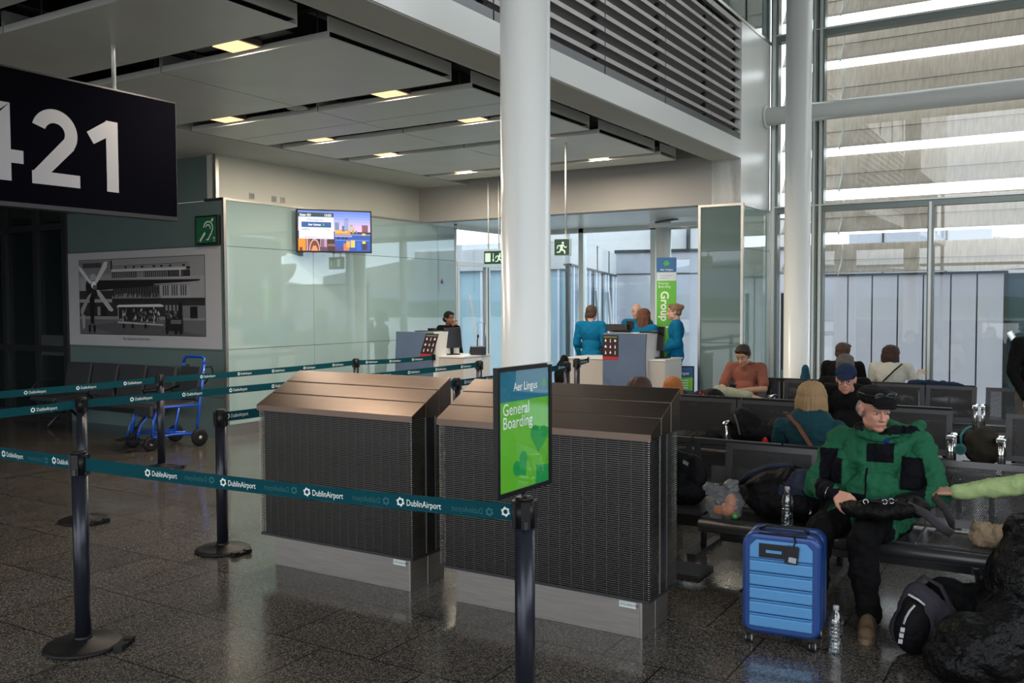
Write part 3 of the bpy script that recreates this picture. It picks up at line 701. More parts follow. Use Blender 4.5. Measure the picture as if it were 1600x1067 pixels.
def belt(P, Q, owner, zp=.925, zq=None, h=.064, step=.345, start=.12, ghost=True, size=.036, flip=False, sag=.012, tail=None):
    """tape from the head of post P to post Q with printed lettering on the side seen"""
    zq = zp if zq is None else zq
    P3, Q3 = Vector((P[0],P[1],zp)), Vector((Q[0],Q[1],zq)); d = Q3-P3; L2 = math.hypot(d.x,d.y); u = d.normalized()
    a0 = .042; P3 = P3+u*a0; L = d.length-2*a0
    inv = owner.matrix_basis.inverted()
    bpy.context.view_layer.update()
    xdir = u if not flip else -u
    n_ = Vector((u.y,-u.x,0)).normalized()      # side of the tape facing the viewer
    b = B(); N = 12
    rows = []
    for i in range(N+1):
        s = i/N; c = P3+u*L*s; c.z -= sag*4*s*(1-s)
        rows.append([b.bm.verts.new(c+n_*.0007+Vector((0,0,-h/2))), b.bm.verts.new(c+n_*.0007+Vector((0,0,h/2))), b.bm.verts.new(c-n_*.0007+Vector((0,0,h/2))), b.bm.verts.new(c-n_*.0007+Vector((0,0,-h/2)))])
    for r0, r1 in zip(rows[:-1], rows[1:]):
        for k in range(4): b._f([r0[k],r0[(k+1)%4],r1[(k+1)%4],r1[k]], m_belt)
    b._f(rows[0][::-1], m_belt); b._f(rows[-1], m_belt)
    # brackets at both ends
    b.box(P3-u*.006, (.02,.012,h+.012), m_plas, Rz(math.atan2(u.y,u.x))); b.box(P3+u*(L+.002), (.02,.014,h+.014), m_plas, Rz(math.atan2(u.y,u.x)))
    bl = b.build('belt', None, owner); bl.matrix_parent_inverse = Matrix.Identity(4); bl.matrix_local = inv
    pos = start; o_ = P3+n_*.0014; y_ = Vector((0,0,1))
    while pos+.19 < L+.02:
        z = -sag*4*(pos/L)*(1-pos/L)
        a = Art(.0005); logo(a, pos+.022, z, .020, m_white_ink); a.text('DublinAirport', pos+.05, z-.0125, size, m_white_ink, bold=.006, xs=.78)
        a.build('lettering', bl, o_, u, y_-u*u.z)
        if ghost and pos+step < L:
            a = Art(.0005); logo(a, pos+step*.90, z, .018, m_beltfade); a.text('DublinAirport', pos+step*.90-.028, z-.0115, size*.93, m_beltfade, xs=.72, mirror=True)
            a.build('lettering', bl, o_, u, y_-u*u.z)
        pos += step
    if tail:
        a = Art(.0005); logo(a, pos+.022, -.001, .020, m_white_ink); a.text(tail, pos+.05, -.0135, size, m_white_ink, bold=.006, xs=.78); a.build('lettering', bl, o_, u, y_-u*u.z)
    return bl
P1,P2,P3_,P4,P5 = (-4.175,2.70),(-4.99,4.28),(-6.62,4.31),(-8.03,6.11),(-1.735,2.905)
P6,P7,P8,P9,P10 = (-8.07,9.18),(-6.40,9.61),(-5.10,7.26),(-5.30,9.90),(-8.33,11.05)
P9b = (-5.50,10.55)
q1 = post(*P1,'black belt post nearest the viewer at left, on a round black base', rz=.5)
q5 = post(*P5,'black belt post in the foreground carrying the green boarding sign', rz=2.2)
q2 = post(*P2,'black belt post just left of the coppery slatted unit', rz=-.1)
q3 = post(*P3_,'black belt post mostly hidden behind the nearest post', rz=.0)
q4 = post(*P4,'black belt post standing in front of the blue wheelchair', rz=.4)
q6 = post(*P6,'far black belt post above the coppery unit roof, against the glass wall', rz=.2)
q7 = post(*P7,'far black belt post in front of the white gate desk front', rz=.2)
q8 = post(*P8,'black belt post between the two slatted units', rz=.2)
q9 = post(*P9,'black belt post right of the big column, before the boarding desk', rz=.2)
q9b = post(*P9b,'black belt post tucked close behind another, left of the boarding desk', rz=.2)
q10 = tag(B().bb((-7.87,10.572,.885),(-7.81,10.598,.97), m_plas).build('belt_clip'), 'small black belt clip on the front of the left gate desk, below its notice', 'clip')
PL0 = (-6.30,2.17)
belt(P1,P5,q1,.917,.915,start=.411,step=.4735,tail='Du')
q1l = post(-6.66,2.75,'black belt post out of view left of the nearest post', rz=.2)
belt((-6.66,2.75),P1,q1l,.917,.917,start=.31,step=.4735)
belt((-6.66,2.75),P3_,q1l,.925,.925,start=.13,ghost=False,step=.49)
q4l = post(-8.04,3.6,'black belt post out of view at left, end of the rear tape', rz=.2)
belt((-8.04,3.6),P4,q4l,.925,.925,start=.525,ghost=False,step=.505)
belt(P4,P6,q4,.925,.925,start=.469,ghost=False,step=.525)
belt(P6,(-7.84,10.615),q6,.925,.925,start=.12,ghost=False,step=.42)
belt(P3_,P7,q3,.925,.925,start=.375,ghost=False,step=.50)
belt(P2,P8,q2,.925,.925,start=.0,ghost=False,step=.50)
belt(P8,P9,q8,.925,.925,start=.10,ghost=False,step=.45)
belt(P9b,(-5.64,11.18),q9b,.925,.925,start=.08,ghost=False,step=.22)

# ------------------------------------------------------------------ green boarding sign on the front post
def clover(a, x, y, r, m, rot=0., stem=None):
    for k in range(3):
        t = rot+PI/2+k*2*PI/3; c, s = math.cos(t), math.sin(t)
        for q in (-1,1):
            tt = t+q*.42; a.ellipse(x+r*.60*math.cos(tt), y+r*.60*math.sin(tt), r*.46, r*.33, m, 18, tt)
        a.poly([(x,y),(x+r*.7*math.cos(t+.5),y+r*.7*math.sin(t+.5)),(x+r*.75*c,y+r*.75*s),(x+r*.7*math.cos(t-.5),y+r*.7*math.sin(t-.5))], m)
    if stem: a.line([(x,y),(x+r*stem[0]*.5,y+r*stem[1]*.6),(x+r*stem[0],y+r*stem[1])], r*.10, m)
def board_sign():
    Lp, Rp = Vector((-1.745,2.722,0)), Vector((-1.733,3.096,0))
    c = (Lp+Rp)/2; W_ = (Rp-Lp).length; H = .472; u = (Rp-Lp).normalized(); n = Vector((u.y,-u.x,0))
    t = empty('boarding_sign', (c.x,c.y,.998), 0, 'green and blue General Boarding sign in a black frame, mounted on the front post', 'sign')
    rz = math.atan2(u.y,u.x)
    b = B(); R = Rz(rz); f = .016
    def bx(x0,x1,z0,z1,y0,y1,m): b.box(R@Vector(((x0+x1)/2,(y0+y1)/2,(z0+z1)/2)), (x1-x0,y1-y0,z1-z0), m, R)
    bx(-W_/2,W_/2,0,f,-.010,.010,m_plas); bx(-W_/2,W_/2,H-f,H,-.010,.010,m_plas); bx(-W_/2,-W_/2+f,f,H-f,-.010,.010,m_plas); bx(W_/2-f,W_/2,f,H-f,-.010,.010,m_plas)
    bx(W_/2-.035,W_/2+.001,H-.006,H+.002,-.012,.012,m_alu_l)
    b.build('frame', None, t)
    pm = mat('sign_backing', (.02,.02,.022), .5)
    b = B(); bx(-W_/2+f,W_/2-f,f,H-f,-.002,.005,pm); b.build('backing', None, t)
    b = B().cyl((0,0,-.05),(0,0,.004), .010, m_plas, 14).cyl((0,0,-.05),(0,0,-.035), .022, m_plas, 18).build('bracket', None, t)
    w, h = W_-2*f, H-2*f; a = Art(.0004)
    G, D, T = ink('#63b82c',.4), ink('#119a48',.4), ink('#14708c',.4)
    wt = ink('#e8f0e8',.3)
    a.rect(0,0,w,h,G); a.rect(0,h*.745,w,h,T); a.poly([(0,h*.735),(w,h*.775),(w,h*.74),(0,h*.74)],G) if False else None
    a.up()
    def heart(cx, cy, r, ang):
        pts = []
        for i in range(40):
            s = 2*PI*i/40; x = .062*16*math.sin(s)**3; y = .062*(13*math.cos(s)-5*math.cos(2*s)-2*math.cos(3*s)-math.cos(4*s))
            X = cx+r*(x*math.cos(ang)-y*math.sin(ang)); Y = cy+r*(x*math.sin(ang)+y*math.cos(ang)); pts.append((min(max(X,0),w),min(max(Y,0),h)))
        a.poly(pts, D)
    heart(w*.80,h*.40,.062,-.10); heart(w*.43,h*.19,.054,.62*PI/2-.35); heart(w*.86,h*.05,.066,-PI/2-.9)
    a.up()
    a.line([(w*.52,0),(w*.60,h*.10),(w*.74,h*.22)], .010, G); a.line([(w*.74,h*.22),(w,h*.36)], .006, G)
    a.up()
    a.text('Aer Lingus', w*.28, h*.83, .044, wt, bold=.004, xs=.86); clover(a, w*.905, h*.865, .017, D, .2, (-.5,-1.2))
    a.text('General', w*.07, h*.635, .062, wt, bold=.008, xs=.90); a.text('Boarding', w*.07, h*.525, .062, wt, bold=.008, xs=.90)
    pr = a.build('printed_sheet', t, R@Vector((-W_/2+f,-.0028,f)), u, (0,0,1))
    cv = glass_mat('acrylic_cover', (.98,.99,.99), .02, 0.02, 4.5)
    b = B(); bx(-W_/2+f,W_/2-f,f,H-f,-.0065,-.0050,cv); b.build('clear_cover', None, t)
board_sign()

# ------------------------------------------------------------------ hanging gate sign
def gate_sign():
    X = -6.05; t = empty('gate_sign', (X,0,2.39), 0, 'large black hanging sign with white digits 421', 'sign')
    ya, yb, h = 1.6, 4.79, .885
    m_s = mat('sign_black', (.003,.003,.005), .5, spec=.0)
    b = B().bb((-.09,ya,0),(.0,yb,h), m_s); b.bb((-.10,ya,-.03),(.008,yb+.006,.0), m_darkmetal); b.bb((-.10,ya,h),(.006,yb+.006,h+.012), m_darkmetal); b.bb((-.095,yb,0),(.006,yb+.006,h), m_darkmetal)
    b.build('box', None, t)
    a = Art(); wt = ink('#94969c'); s = h
    # digits drawn as strokes: coordinates along +Y, up
    def D(y): return y-ya
    W0 = .095
    x = D(4.183); top, bot = .655, .14
    a.rect(x,bot,x+W0*1.02,top,wt); a.poly([(x+.01,top),(x+.02,top),(x+.02,top-.115),(x-.10,top-.185),(x-.153,top-.105)],wt)
    # 2
    x = D(3.617); W2 = .343
    a.up(); cx, cy, r = x+W2*.50, top-.155, .121
    a.arc(cx,cy,r,W0,-.55,2.85,wt,22,ry=.118)
    p0 = (cx+r*math.cos(-.55), cy+.118*math.sin(-.55)); 
    a.poly([(p0[0]+.040,p0[1]-.032),(p0[0]-.040,p0[1]+.028),(x+.0,bot+.075),(x+.0,bot+.0),(x+.13,bot+.08)],wt)
    a.ellipse(p0[0],p0[1],.046,.046,wt)
    a.rect(x,bot,x+W2+.01,bot+.088,wt)
    # 4
    x = D(3.09)
    a.up(); a.rect(x+.29,bot,x+.29+W0,top,wt); a.rect(x,bot+.12,x+.47,bot+.12+.088,wt); a.poly([(x,bot+.12),(x+.29,top),(x+.384,top),(x+.10,bot+.208),(x,bot+.208)],wt)
    a.build('digits', t, (.0015,ya,0), (0,1,0), (0,0,1))
    for y in (4.29,2.1):
        q = B().cyl((-.045,y,h),(-.045,y,h+.66), .016, m_alu_l, 14); q.cyl((-.045,y,h),(-.045,y,h+.02), .03, m_alu_l, 14); q.build('hanging_rod', None, t)
gate_sign()

# ------------------------------------------------------------------ exit signs, hearing loop sign, switches
def running_man(a, x, y, s, m):
    P = lambda pts: a.poly([(x+s*p[0],y+s*p[1]) for p in pts], m)
    a.ellipse(x+.10*s,y+.84*s,.10*s,.10*s,m,14)
    P([(-.12,.68),(.14,.74),(.08,.34),(-.14,.30)]); P([(.06,.70),(.16,.72),(.30,.52),(.42,.56),(.44,.48),(.27,.42)]); P([(-.10,.70),(-.08,.60),(-.30,.56),(-.36,.36),(-.44,.40),(-.36,.64)])
    P([(-.02,.34),(.10,.36),(.32,.18),(.30,-.04),(.20,-.04),(.20,.12),(-.04,.26)]); P([(-.14,.34),(.02,.28),(-.16,.06),(-.42,.04),(-.42,.13),(-.22,.15)])
def exit_sign(loc, rz, w, h, rods, label, arrow=False, door=False, top=3.05):
    t = empty('exit_sign', loc, rz, label, 'exit sign')
    g = lit('#0c4a34',.5); wg = lit('#cfe6c8',.9)
    B().bb((-w/2,0,0),(w/2,.07,h), m_alu_l).bb((-w/2+.006,-.003,.006),(w/2-.006,0,h-.006), g).build('housing', None, t)
    a = Art(); x = 0 if not arrow else w*.30
    running_man(a, x, h*.14, h*.72, wg)
    if arrow:
        a.rect(-w*.42,h*.18,-w*.14,h*.82,wg); a.line([(0,h*.8),(0,h*.22)],h*.06,wg); a.poly([(-h*.10,h*.34),(h*.10,h*.34),(0,h*.16)],wg)
    a.build('pictogram', t, (0,-.0045,0), (1,0,0), (0,0,1))
    for rx in rods: B().cyl((rx,.035,h),(rx,.035,top-loc[2]), .011, m_alu_l, 10).build('rod', None, t)
exit_sign((-5.27,9.72,2.27), .18, .20, .205, (0.04,), 'small green exit sign with a running figure hanging right of the big column', top=3.62)
exit_sign((-7.62,11.85,2.30), .12, .33, .21, (-.10,.08), 'wide green exit sign with arrow and running figure above the glass doors', True, top=3.06+.6)
def loop_sign():
    t = empty('hearing_loop_sign', (-9.71,WY-.03,2.47), 0, 'green hearing loop sign with ear symbol at the glass wall corner', 'sign')
    B().bb((0,-.03,0),(.42,.028,.37), m_plas).build('box', None, t)
    a = Art(); g = ink('#0f5a3a'); wt = ink('#c9d6cf'); a.rect(.02,.02,.40,.35,g).up()
    a.arc(.25,.205,.085,.018,-.1,PI*.95,wt,16); a.arc(.245,.205,.045,.016,-.2,PI*.9,wt,12)
    a.line([(.335,.20),(.30,.13),(.27,.10),(.255,.065),(.215,.06)],.017,wt); a.line([(.09,.045),(.19,.15)],.030,wt)
    a.line([(.31,.29),(.345,.325)],.028,wt); a.text('T',.335,.035,.075,wt,bold=.01)
    a.build('ear_symbol', t, (0,-.032,0), (1,0,0), (0,0,1))
loop_sign()
m_sw = mat('socket_plate', (.36,.36,.34), .4)
for y,n in ((8.62,'first'),(9.02,'second'),(9.18,'third')):
    t = B().bb((0,-.042,-.042),(.012,.042,.042), m_sw).bb((.012,-.03,-.03),(.014,-.004,.03), m_alu).bb((.012,.004,-.03),(.014,.03,.03), m_alu)
    tag(t.build('wall_socket', None, None, (WX-.13,y,3.14)), 'small grey socket plate on the white wall above the glass, %s from the left' % n, 'socket', 'socket plates on the upper wall')
t = Art(); t.rect(0,0,.07,.09,ink('#1d3f9a')).up().rect(.0,.055,.07,.09,ink('#c8a24a')).rect(.02,.06,.05,.085,ink('#20242c'))
tag(t.build('wall_sticker', None, (WX+.003,12.70,2.04), (0,1,0), (0,0,1)), 'tiny blue and yellow sticker high on the last glass sheet', 'sticker')

# ------------------------------------------------------------------ gate screen
def gate_screen():
    ya, yb, z0, z1 = 9.22, 10.272, 2.44, 3.02; x = -9.15
    t = empty('gate_screen', (x,ya,z0), -.63, 'wall mounted flight screen showing Minneapolis skyline and gate information', 'screen')
    Wd, H = yb-ya, z1-z0+.0
    H = .575
    B().bb((-.06,0,-.02),(0,Wd,H), m_plas).bb((-.38,Wd*.44,.12),(-.06,Wd*.52,.3), m_darkmetal).build('casing', None, t)
    a = Art(.0005); m = .02; w, h = Wd-2*m, H-2*m+.02
    E_ = .95
    cols = ['#5a7fd6','#6d8ae0','#8598e8','#a0a4ec','#bba9ea','#d3aee2','#e0b4d4']
    for i,c_ in enumerate(cols): a.rect(0,h*(1-.07*(i+1)-.02),w,h*(1-.07*i),lit(c_,E_))
    a.up(); a.rect(0,0,w,h*.46,lit('#1e4fa8',E_)).up()
    a.rect(0,0,w*.50,h*.34,lit('#3a1f2a',E_)); a.rect(w*.5,h*.39,w,h*.46,lit('#28406e',E_)).up()
    def P(x0,y0,x1,y1,c,up=1): a.rect(x0*w,y0*h,x1*w,y1*h,lit(c,E_)); 
    P(.50,.40,1,.44,'#6d7fae'); P(.5,.42,.72,.52,'#e08a34'); P(.5,.50,.70,.55,'#f2a64a')
    P(.50,.53,.56,.72,'#5f86a8'); P(.60,.50,.64,.64,'#456a8c'); P(.63,.52,.69,.80,'#6878a8'); P(.645,.80,.685,.86,'#7f8cc0'); P(.66,.86,.675,.90,'#8f9ad0'); P(.70,.52,.78,.62,'#b9b49c'); P(.71,.62,.75,.68,'#9a9aa0'); P(.74,.46,.77,.54,'#c0902e')
    P(.79,.46,.81,.53,'#66749c'); P(.88,.47,.965,.66,'#4a3a5a'); P(.88,.64,.96,.67,'#6a5274'); P(.88,.41,.93,.46,'#f2c84a')
    a.up()
    for k in range(5): P(.885+.016*k,.50,.890+.016*k,.64,'#c8704a')
    for k in range(6): P(.635+.009*k,.54,.639+.009*k,.78,'#aab4e0')
    for k in range(9): P(.51+.02*k,.46,.518+.02*k,.50,'#ffd27a')
    # arched bridge and reflections on the right
    for cx in (.55,.61,.66): a.ellipse(w*cx,h*.30,w*.022,h*.08,lit('#10204e',E_),18,0,0,PI)
    P(.5,.36,.74,.40,'#8f9ccf'); P(.5,.27,.98,.29,'#5c8ae0'); P(.72,.10,.78,.28,'#e8c060'); P(.62,.02,.70,.20,'#c87a3a'); P(.66,.10,.71,.26,'#f0a84e'); P(.88,.04,.95,.25,'#3c2a40'); P(.885,.20,.93,.26,'#ffd84e'); P(.5,.0,.62,.10,'#4a3e86')
    P(.80,.02,.86,.24,'#2460c4')
    # orange arches lower left
    P(.0,.0,.10,.30,'#f08a1c'); P(.015,.0,.055,.09,'#7a2a18'); P(.11,.0,.13,.30,'#c89aa0'); P(.14,.02,.16,.30,'#8a4a3a')
    a.up(); a.ellipse(w*.22,0,w*.075,h*.30,lit('#cf9a94',E_),26,0,0,PI).up(); a.ellipse(w*.22,0,w*.060,h*.26,lit('#6a3420',E_),26,0,0,PI).up(); a.poly([(w*.17,0),(w*.27,0),(w*.24,h*.13),(w*.2,h*.13)],lit('#e08a62',E_))
    P(.30,.02,.31,.30,'#d0a8b8'); P(.325,.02,.34,.30,'#9a7a98'); P(.35,.04,.39,.30,'#b890a8'); P(.30,.0,.40,.10,'#5a3a52'); P(.40,.12,.50,.18,'#8a5a3a')
    # information panel
    a.up(2); P(.0,.85,.485,.95,'#0e3a3a'); P(.01,.30,.485,.842,'#dfe3f0'); a.up(); P(.045,.585,.45,.72,'#14508e'); a.up()
    wt = lit('#ffffff',1.); dk = lit('#4a5260',1.)
    a.text('Gate 421',w*.02,h*.865,.043,wt,bold=.02); a.text('13:53',w*.355,h*.865,.045,wt,bold=.02)
    a.text('Minneapolis',w*.12,h*.75,.045,lit('#6c7484',1.),xs=1.05); a.text('Aer Lingus',w*.135,h*.63,.040,wt,bold=.02); clover(a,w*.345,h*.655,.015,lit('#35b24a',1.),.1)
    a.text('AA8321',w*.045,h*.51,.038,dk); a.text('15:00',w*.36,h*.51,.036,lit('#7c8494',1.))
    a.line([(w*.08,h*.335),(w*.26,h*.335)],.007,lit('#8a909c',1.)); a.line([(w*.33,h*.335),(w*.40,h*.335)],.005,lit('#8a909c',1.))
    a.build('display', t, (.002,m,m-.02), (0,1,0), (0,0,1))
gate_screen()

# ------------------------------------------------------------------ archive photo print on the dark glass
def photo_print():
    t = empty('wall_photo_print', (-12.60,WY-.001,1.123), 0, 'large black and white photo print of an old airport terminal and propeller aircraft', 'poster')
    W_, H = 3.30, 1.325; a = Art(.0006)
    g = {}
    def G(v):
        v = min(235,int(v*1.38)); return ink('#%02x%02x%02x' % (v,v,min(255,v+3)))
    a.rect(0,0,W_,H,G(128)).up()
    X0, X1, Y0, Y1 = .30, 2.99, .165, 1.215; w, h = X1-X0, Y1-Y0
    def x(u): return X0+min(max((u-135)/1195,0),1)*w
    def y(v): return Y0+min(max((885-v)/775,0),1)*h
    def R(u0,v0,u1,v1,c): a.rect(x(u0),y(v1),x(u1),y(v0),G(c))
    def P(pts,c): a.poly([(x(u),y(v)) for u,v in pts],G(c))
    a.rect(X0-.008,Y0-.008,X1+.008,Y1+.008,G(8)).up(); R(135,110,1330,885,112); R(135,110,1330,300,104); a.up()
    P([(135,700),(1330,705),(1330,885),(135,885)],70); P([(135,700),(1330,705),(1330,735),(135,730)],96); P([(200,800),(700,740),(1300,880),(500,885)],58); a.up()
    R(135,120,470,270,88); R(175,140,365,190,26); 
    for k in range(9): R(185+k*20,140,191+k*20,190,70)
    R(460,120,478,215,40); R(470,215,1205,240,140); R(470,240,1205,310,30); 
    for k in range(34): R(372+k*19,245,378+k*19,305,110) if not 700<372+k*19<790 else None
    R(715,245,785,310,96); R(1020,240,1150,300,48); R(1110,240,1125,300,120)
    R(200,305,1205,322,124); R(480,380,1205,520,60); R(930,385,1205,520,116); R(135,430,480,520,34)
    for k in range(13): R(940+k*20,390,950+k*20,490,22 if k%4 else 116)
    for k in range(18): R(480+k*25,400,496+k*25,470,24)
    R(470,490,940,520,90); R(470,515,1330,555,26); R(135,555,1330,700,30); R(1130,590,1330,710,84); R(1200,600,1265,715,10)
    for k in range(7): R(980+k*34,585,1000+k*34,640,96) if k < 4 else None
    R(320,600,350,690,96); R(350,600,415,700,14); R(200,600,300,680,34)
    a.up()
    for uu in (600,680,760,870,940,1020,1140): R(uu,185,uu+22,205,18)
    a.line([(x(480),y(180)),(x(1195),y(172))],.006,G(30)); a.line([(x(480),y(198)),(x(1195),y(190))],.004,G(30))
    a.ellipse(x(1190),y(222),.045,.022,G(30))
    # crowd on the balcony
    rr = random.Random(3)
    for k in range(60):
        uu = 485+rr.random()*440; R(uu,462+rr.random()*14,uu+7,505,rr.choice((14,26,60,110)))
    # wing
    a.up(); P([(300,315),(700,318),(1290,332),(1290,350),(1200,358),(880,372),(880,395),(500,415),(320,430)],16); P([(300,305),(1290,330),(1290,336),(300,322)],104)
    # engine, spinner, blades, gear
    a.up(); a.ellipse(x(270),y(390),.15,.15,G(18)); a.ellipse(x(285),y(330),.09,.11,G(120),20,.2); a.up(); a.ellipse(x(290),y(395),.085,.10,G(26)).up()
    P([(240,480),(295,480),(285,780),(250,780)],12)
    P([(136,160),(175,200),(270,345),(245,355),(140,215)],150); P([(400,130),(435,130),(425,190),(325,350),(300,335)],152); P([(315,420),(345,425),(485,630),(470,650),(440,640),(330,480)],128); P([(265,450),(250,500),(165,690),(148,670),(150,620),(230,480)],110)
    a.up(); a.ellipse(x(290),y(370),.062,.055,G(170)); a.ellipse(x(300),y(395),.05,.035,G(70))
    for uu in (238,288): a.ellipse(x(uu),y(830),.028,.060,G(6))
    P([(155,680),(195,690),(190,830),(165,835)],110)
    # passenger trailer and tractor
    a.up(); P([(515,600),(540,580),(940,575),(970,590),(960,602),(520,604)],150); R(530,604,900,745,22); R(870,600,880,780,130); R(530,600,536,750,120); P([(525,750),(960,775),(960,790),(525,770)],120)
    for k in range(95):
        uu = 535+rr.random()*400; vv = 630+rr.random()*110; a.ellipse(x(uu),y(vv),.010+rr.random()*.012,.016+rr.random()*.014,G(rr.choice((10,20,50,90,140))),10)
    for uu in (585,672,795): a.ellipse(x(uu),y(798),.028,.034,G(10))
    R(980,690,1138,840,16); R(1030,730,1125,770,74); R(1100,560,1135,720,12)
    for uu in (995,1075,1118): a.ellipse(x(uu),y(835),.032,.055,G(8))
    for k in range(24):
        uu = 980+rr.random()*110; vv = 650+rr.random()*60; a.ellipse(x(uu),y(vv),.014,.022,G(rr.choice((12,60,100))),10)
    a.up(); a.text('1966 - Guided tours of Dublin Airport',1.28,.092,.048,G(20),xs=.80)
    a.build('print', t, (0,-.004,0), (1,0,0), (0,0,1))
photo_print()
# ------------------------------------------------------------------ gate desks
m_desk_w = mat('desk_white', (.66,.66,.64), .35)
m_desk_b = mat('desk_beige', (.42,.385,.35), .45)
m_desk_blue = mat('desk_slate_blue', (.085,.125,.20), .5, namp=.04)
m_scr = mat('screen_black', (.006,.006,.007), .15)
def notice(parent, origin, w, h, xdir=(1,0,0), tilt=0.):
    a = Art(.0006); k, r, g, wt = ink('#161013'), ink('#a8222c'), ink('#e8e4e2'), ink('#d8d4d2')
    sk = tilt
    S = lambda x,y: (x*w+sk*y*h, y*h)
    def R(x0,y0,x1,y1,m): a.poly([S(x0,y0),S(x1,y0),S(x1,y1),S(x0,y1)],m)
    R(0,0,1,1,k); a.up(); R(0,0,1,.13,r); R(.08,.90,.92,.94,ink('#7c8a4c'))
    for i in range(3):
        for j in range(3):
            cx, cy = .2+.3*i, .29+.24*j; R(cx-.12,cy-.10,cx+.12,cy+.10,ink('#3a0c12'))
    a.up()
    for i in range(3):
        for j in range(3):
            cx, cy = .2+.3*i, .29+.24*j; q = (i+j*3)%5
            if q == 0: R(cx-.03,cy-.07,cx+.03,cy+.03,g); R(cx-.012,cy+.03,cx+.012,cy+.075,g)
            elif q == 1: a.ellipse(S(cx,cy)[0],S(cx,cy)[1],w*.05,h*.045,g); R(cx-.012,cy+.04,cx+.012,cy+.075,g)
            elif q == 2: R(cx-.02,cy-.075,cx+.02,cy+.07,g)
            elif q == 3: R(cx-.06,cy-.04,cx+.06,cy+.03,g); R(cx-.02,cy+.03,cx+.02,cy+.06,g)
            else: a.poly([S(cx-.06,cy-.05),S(cx+.06,cy-.05),S(cx,cy+.07)],g)
    o = a.build('notice', parent, origin, xdir, (0,0,1)); o['label'] = 'black and red notice with nine white icons'; return o
def desk(name_lab, loc, x0, x1, lx0, lx1, ybk, curve, nx, mirror=False):
    """slate blue curved screen panel in front of a white counter; local origin on the floor at the panel's front plane"""
    t = empty('gate_desk', loc, 0, name_lab, 'desk'); H = 1.29
    def edge(z): return .03*math.sin(z/H*PI*1.6+.3)
    n = 14
    if curve == 'left': L = [(x0+.10-.10*math.sin(min(1,z/H*1.15)*PI*.5+.4)+.04*(z/H), z) for z in [H*i/n for i in range(n+1)]]; Rr = [(x1-.035*(1-z/H)-.0, z) for z in (H,0)]
    else: L = [(x0,0.),(x0+.01,H)]; Rr = [(x1+.035*math.cos(z/H*PI*1.35), z) for z in [H-H*i/n for i in range(n+1)]]
    B().prism(L+Rr, 'y', 0, .03, m_desk_blue).build('front_panel', None, t)
    # white carcass following the panel
    xr = x1
    b = B().prism([(p[0]+(.0),p[1]) for p in L]+Rr, 'y', .031, .50, m_desk_w) if curve != 'left' else B().prism([(x0+.05,0),(x0+.05,H-.01),(x1+.03,H),(x1+.03,0)], 'y', .031, .62, m_desk_w)
    b.build('upper_cabinet', None, t)
    b = B().bb((lx0,.12,.0),(lx1,ybk,.925), m_desk_w); b.bb((lx0,.112,0),(lx1-.006,.12,.925), m_desk_b)
    b.bb((lx0-.01,.10,.925),(lx1+.012,ybk+.02,.945), m_desk_w); b.build('counter', None, t)
    notice(t, (nx,-.003,H-.36+(.0)), .235, .335, tilt=(.0 if curve != 'left' else .35))
    return t
d2 = desk('slate blue fronted boarding desk with staff around it, right of the big column', (0,11.22,0), -5.46,-4.80, -6.03,-4.60, .72, 'right', -5.455)
d1 = desk('slate blue fronted gate desk with white side, against the glass wall', (0,10.60,0), -8.58,-7.86, -8.6,-7.40, .80, 'left', -8.10)
def monitor(loc, rz, w, h, label, stand=True):
    t = empty('monitor', loc, rz, label, 'monitor')
    B().box((0,0,h/2+.10), (w,.035,h), m_scr, Rx(-.12)).build('display', None, t, bevel=.004)
    B().bb((-.10,-.06,0),(.10,.10,.015), m_plas).box((0,.03,.08), (.05,.03,.16), m_plas).build('stand', None, t)
    return t
monitor((-7.80,11.0,.945), 1.0, .26,.30, 'black computer monitor on the left gate desk, seen edge on')
monitor((-4.77,11.62,.945), .0, .10,.33, 'black monitor edge at the right side of the boarding desk')
def device(loc, rz, label):
    t = empty('boarding_scanner', loc, rz, label, 'scanner')
    B().prism([(-.14,0),(.14,0),(.12,.05),(-.02,.13),(-.13,.12)], 'x', -.11, .11, m_plas).build('body', None, t, bevel=.008)
    B().tube([(0,.02,.1),(0,.03,.2),(.01,.02,.26)], .008, m_plas, 8).ell((.01,.02,.27), (.016,.016,.028), m_plas).build('microphone', None, t)
    return t
device((-7.50,11.22,.945), .7, 'black boarding card scanner with microphone on the left gate desk')
t = empty('keyboard_terminal', (-5.33,11.50,1.291), .12, 'black keypad terminal lying on top of the boarding desk', 'terminal')
B().prism([(-.12,.03),(.10,.0),(.14,.06),(-.10,.12)], 'x', -.16, .14, m_plas).build('body', None, t, bevel=.006)
B().prism([(-.03,.05),(.03,.05),(.03,.15),(-.03,.17)], 'x', .10, .20, m_plas).build('handset', None, t, bevel=.01)
t = B().bb((-5.0,11.42,1.292),(-4.78,11.66,1.312), m_plas); tag(t.build('black_folder'), 'thin black folder lying on the boarding desk right of the terminal', 'folder')
t = B().bb((-.2,-.1,0),(.2,.1,.012), m_plas).bb((0,-.05,.012),(.1,.05,.05), m_plas)
tag(t.build('card_tray', None, None, (-8.18,10.95,1.285), (0,0,.1)), 'low black tray of papers on top of the left gate desk', 'tray')
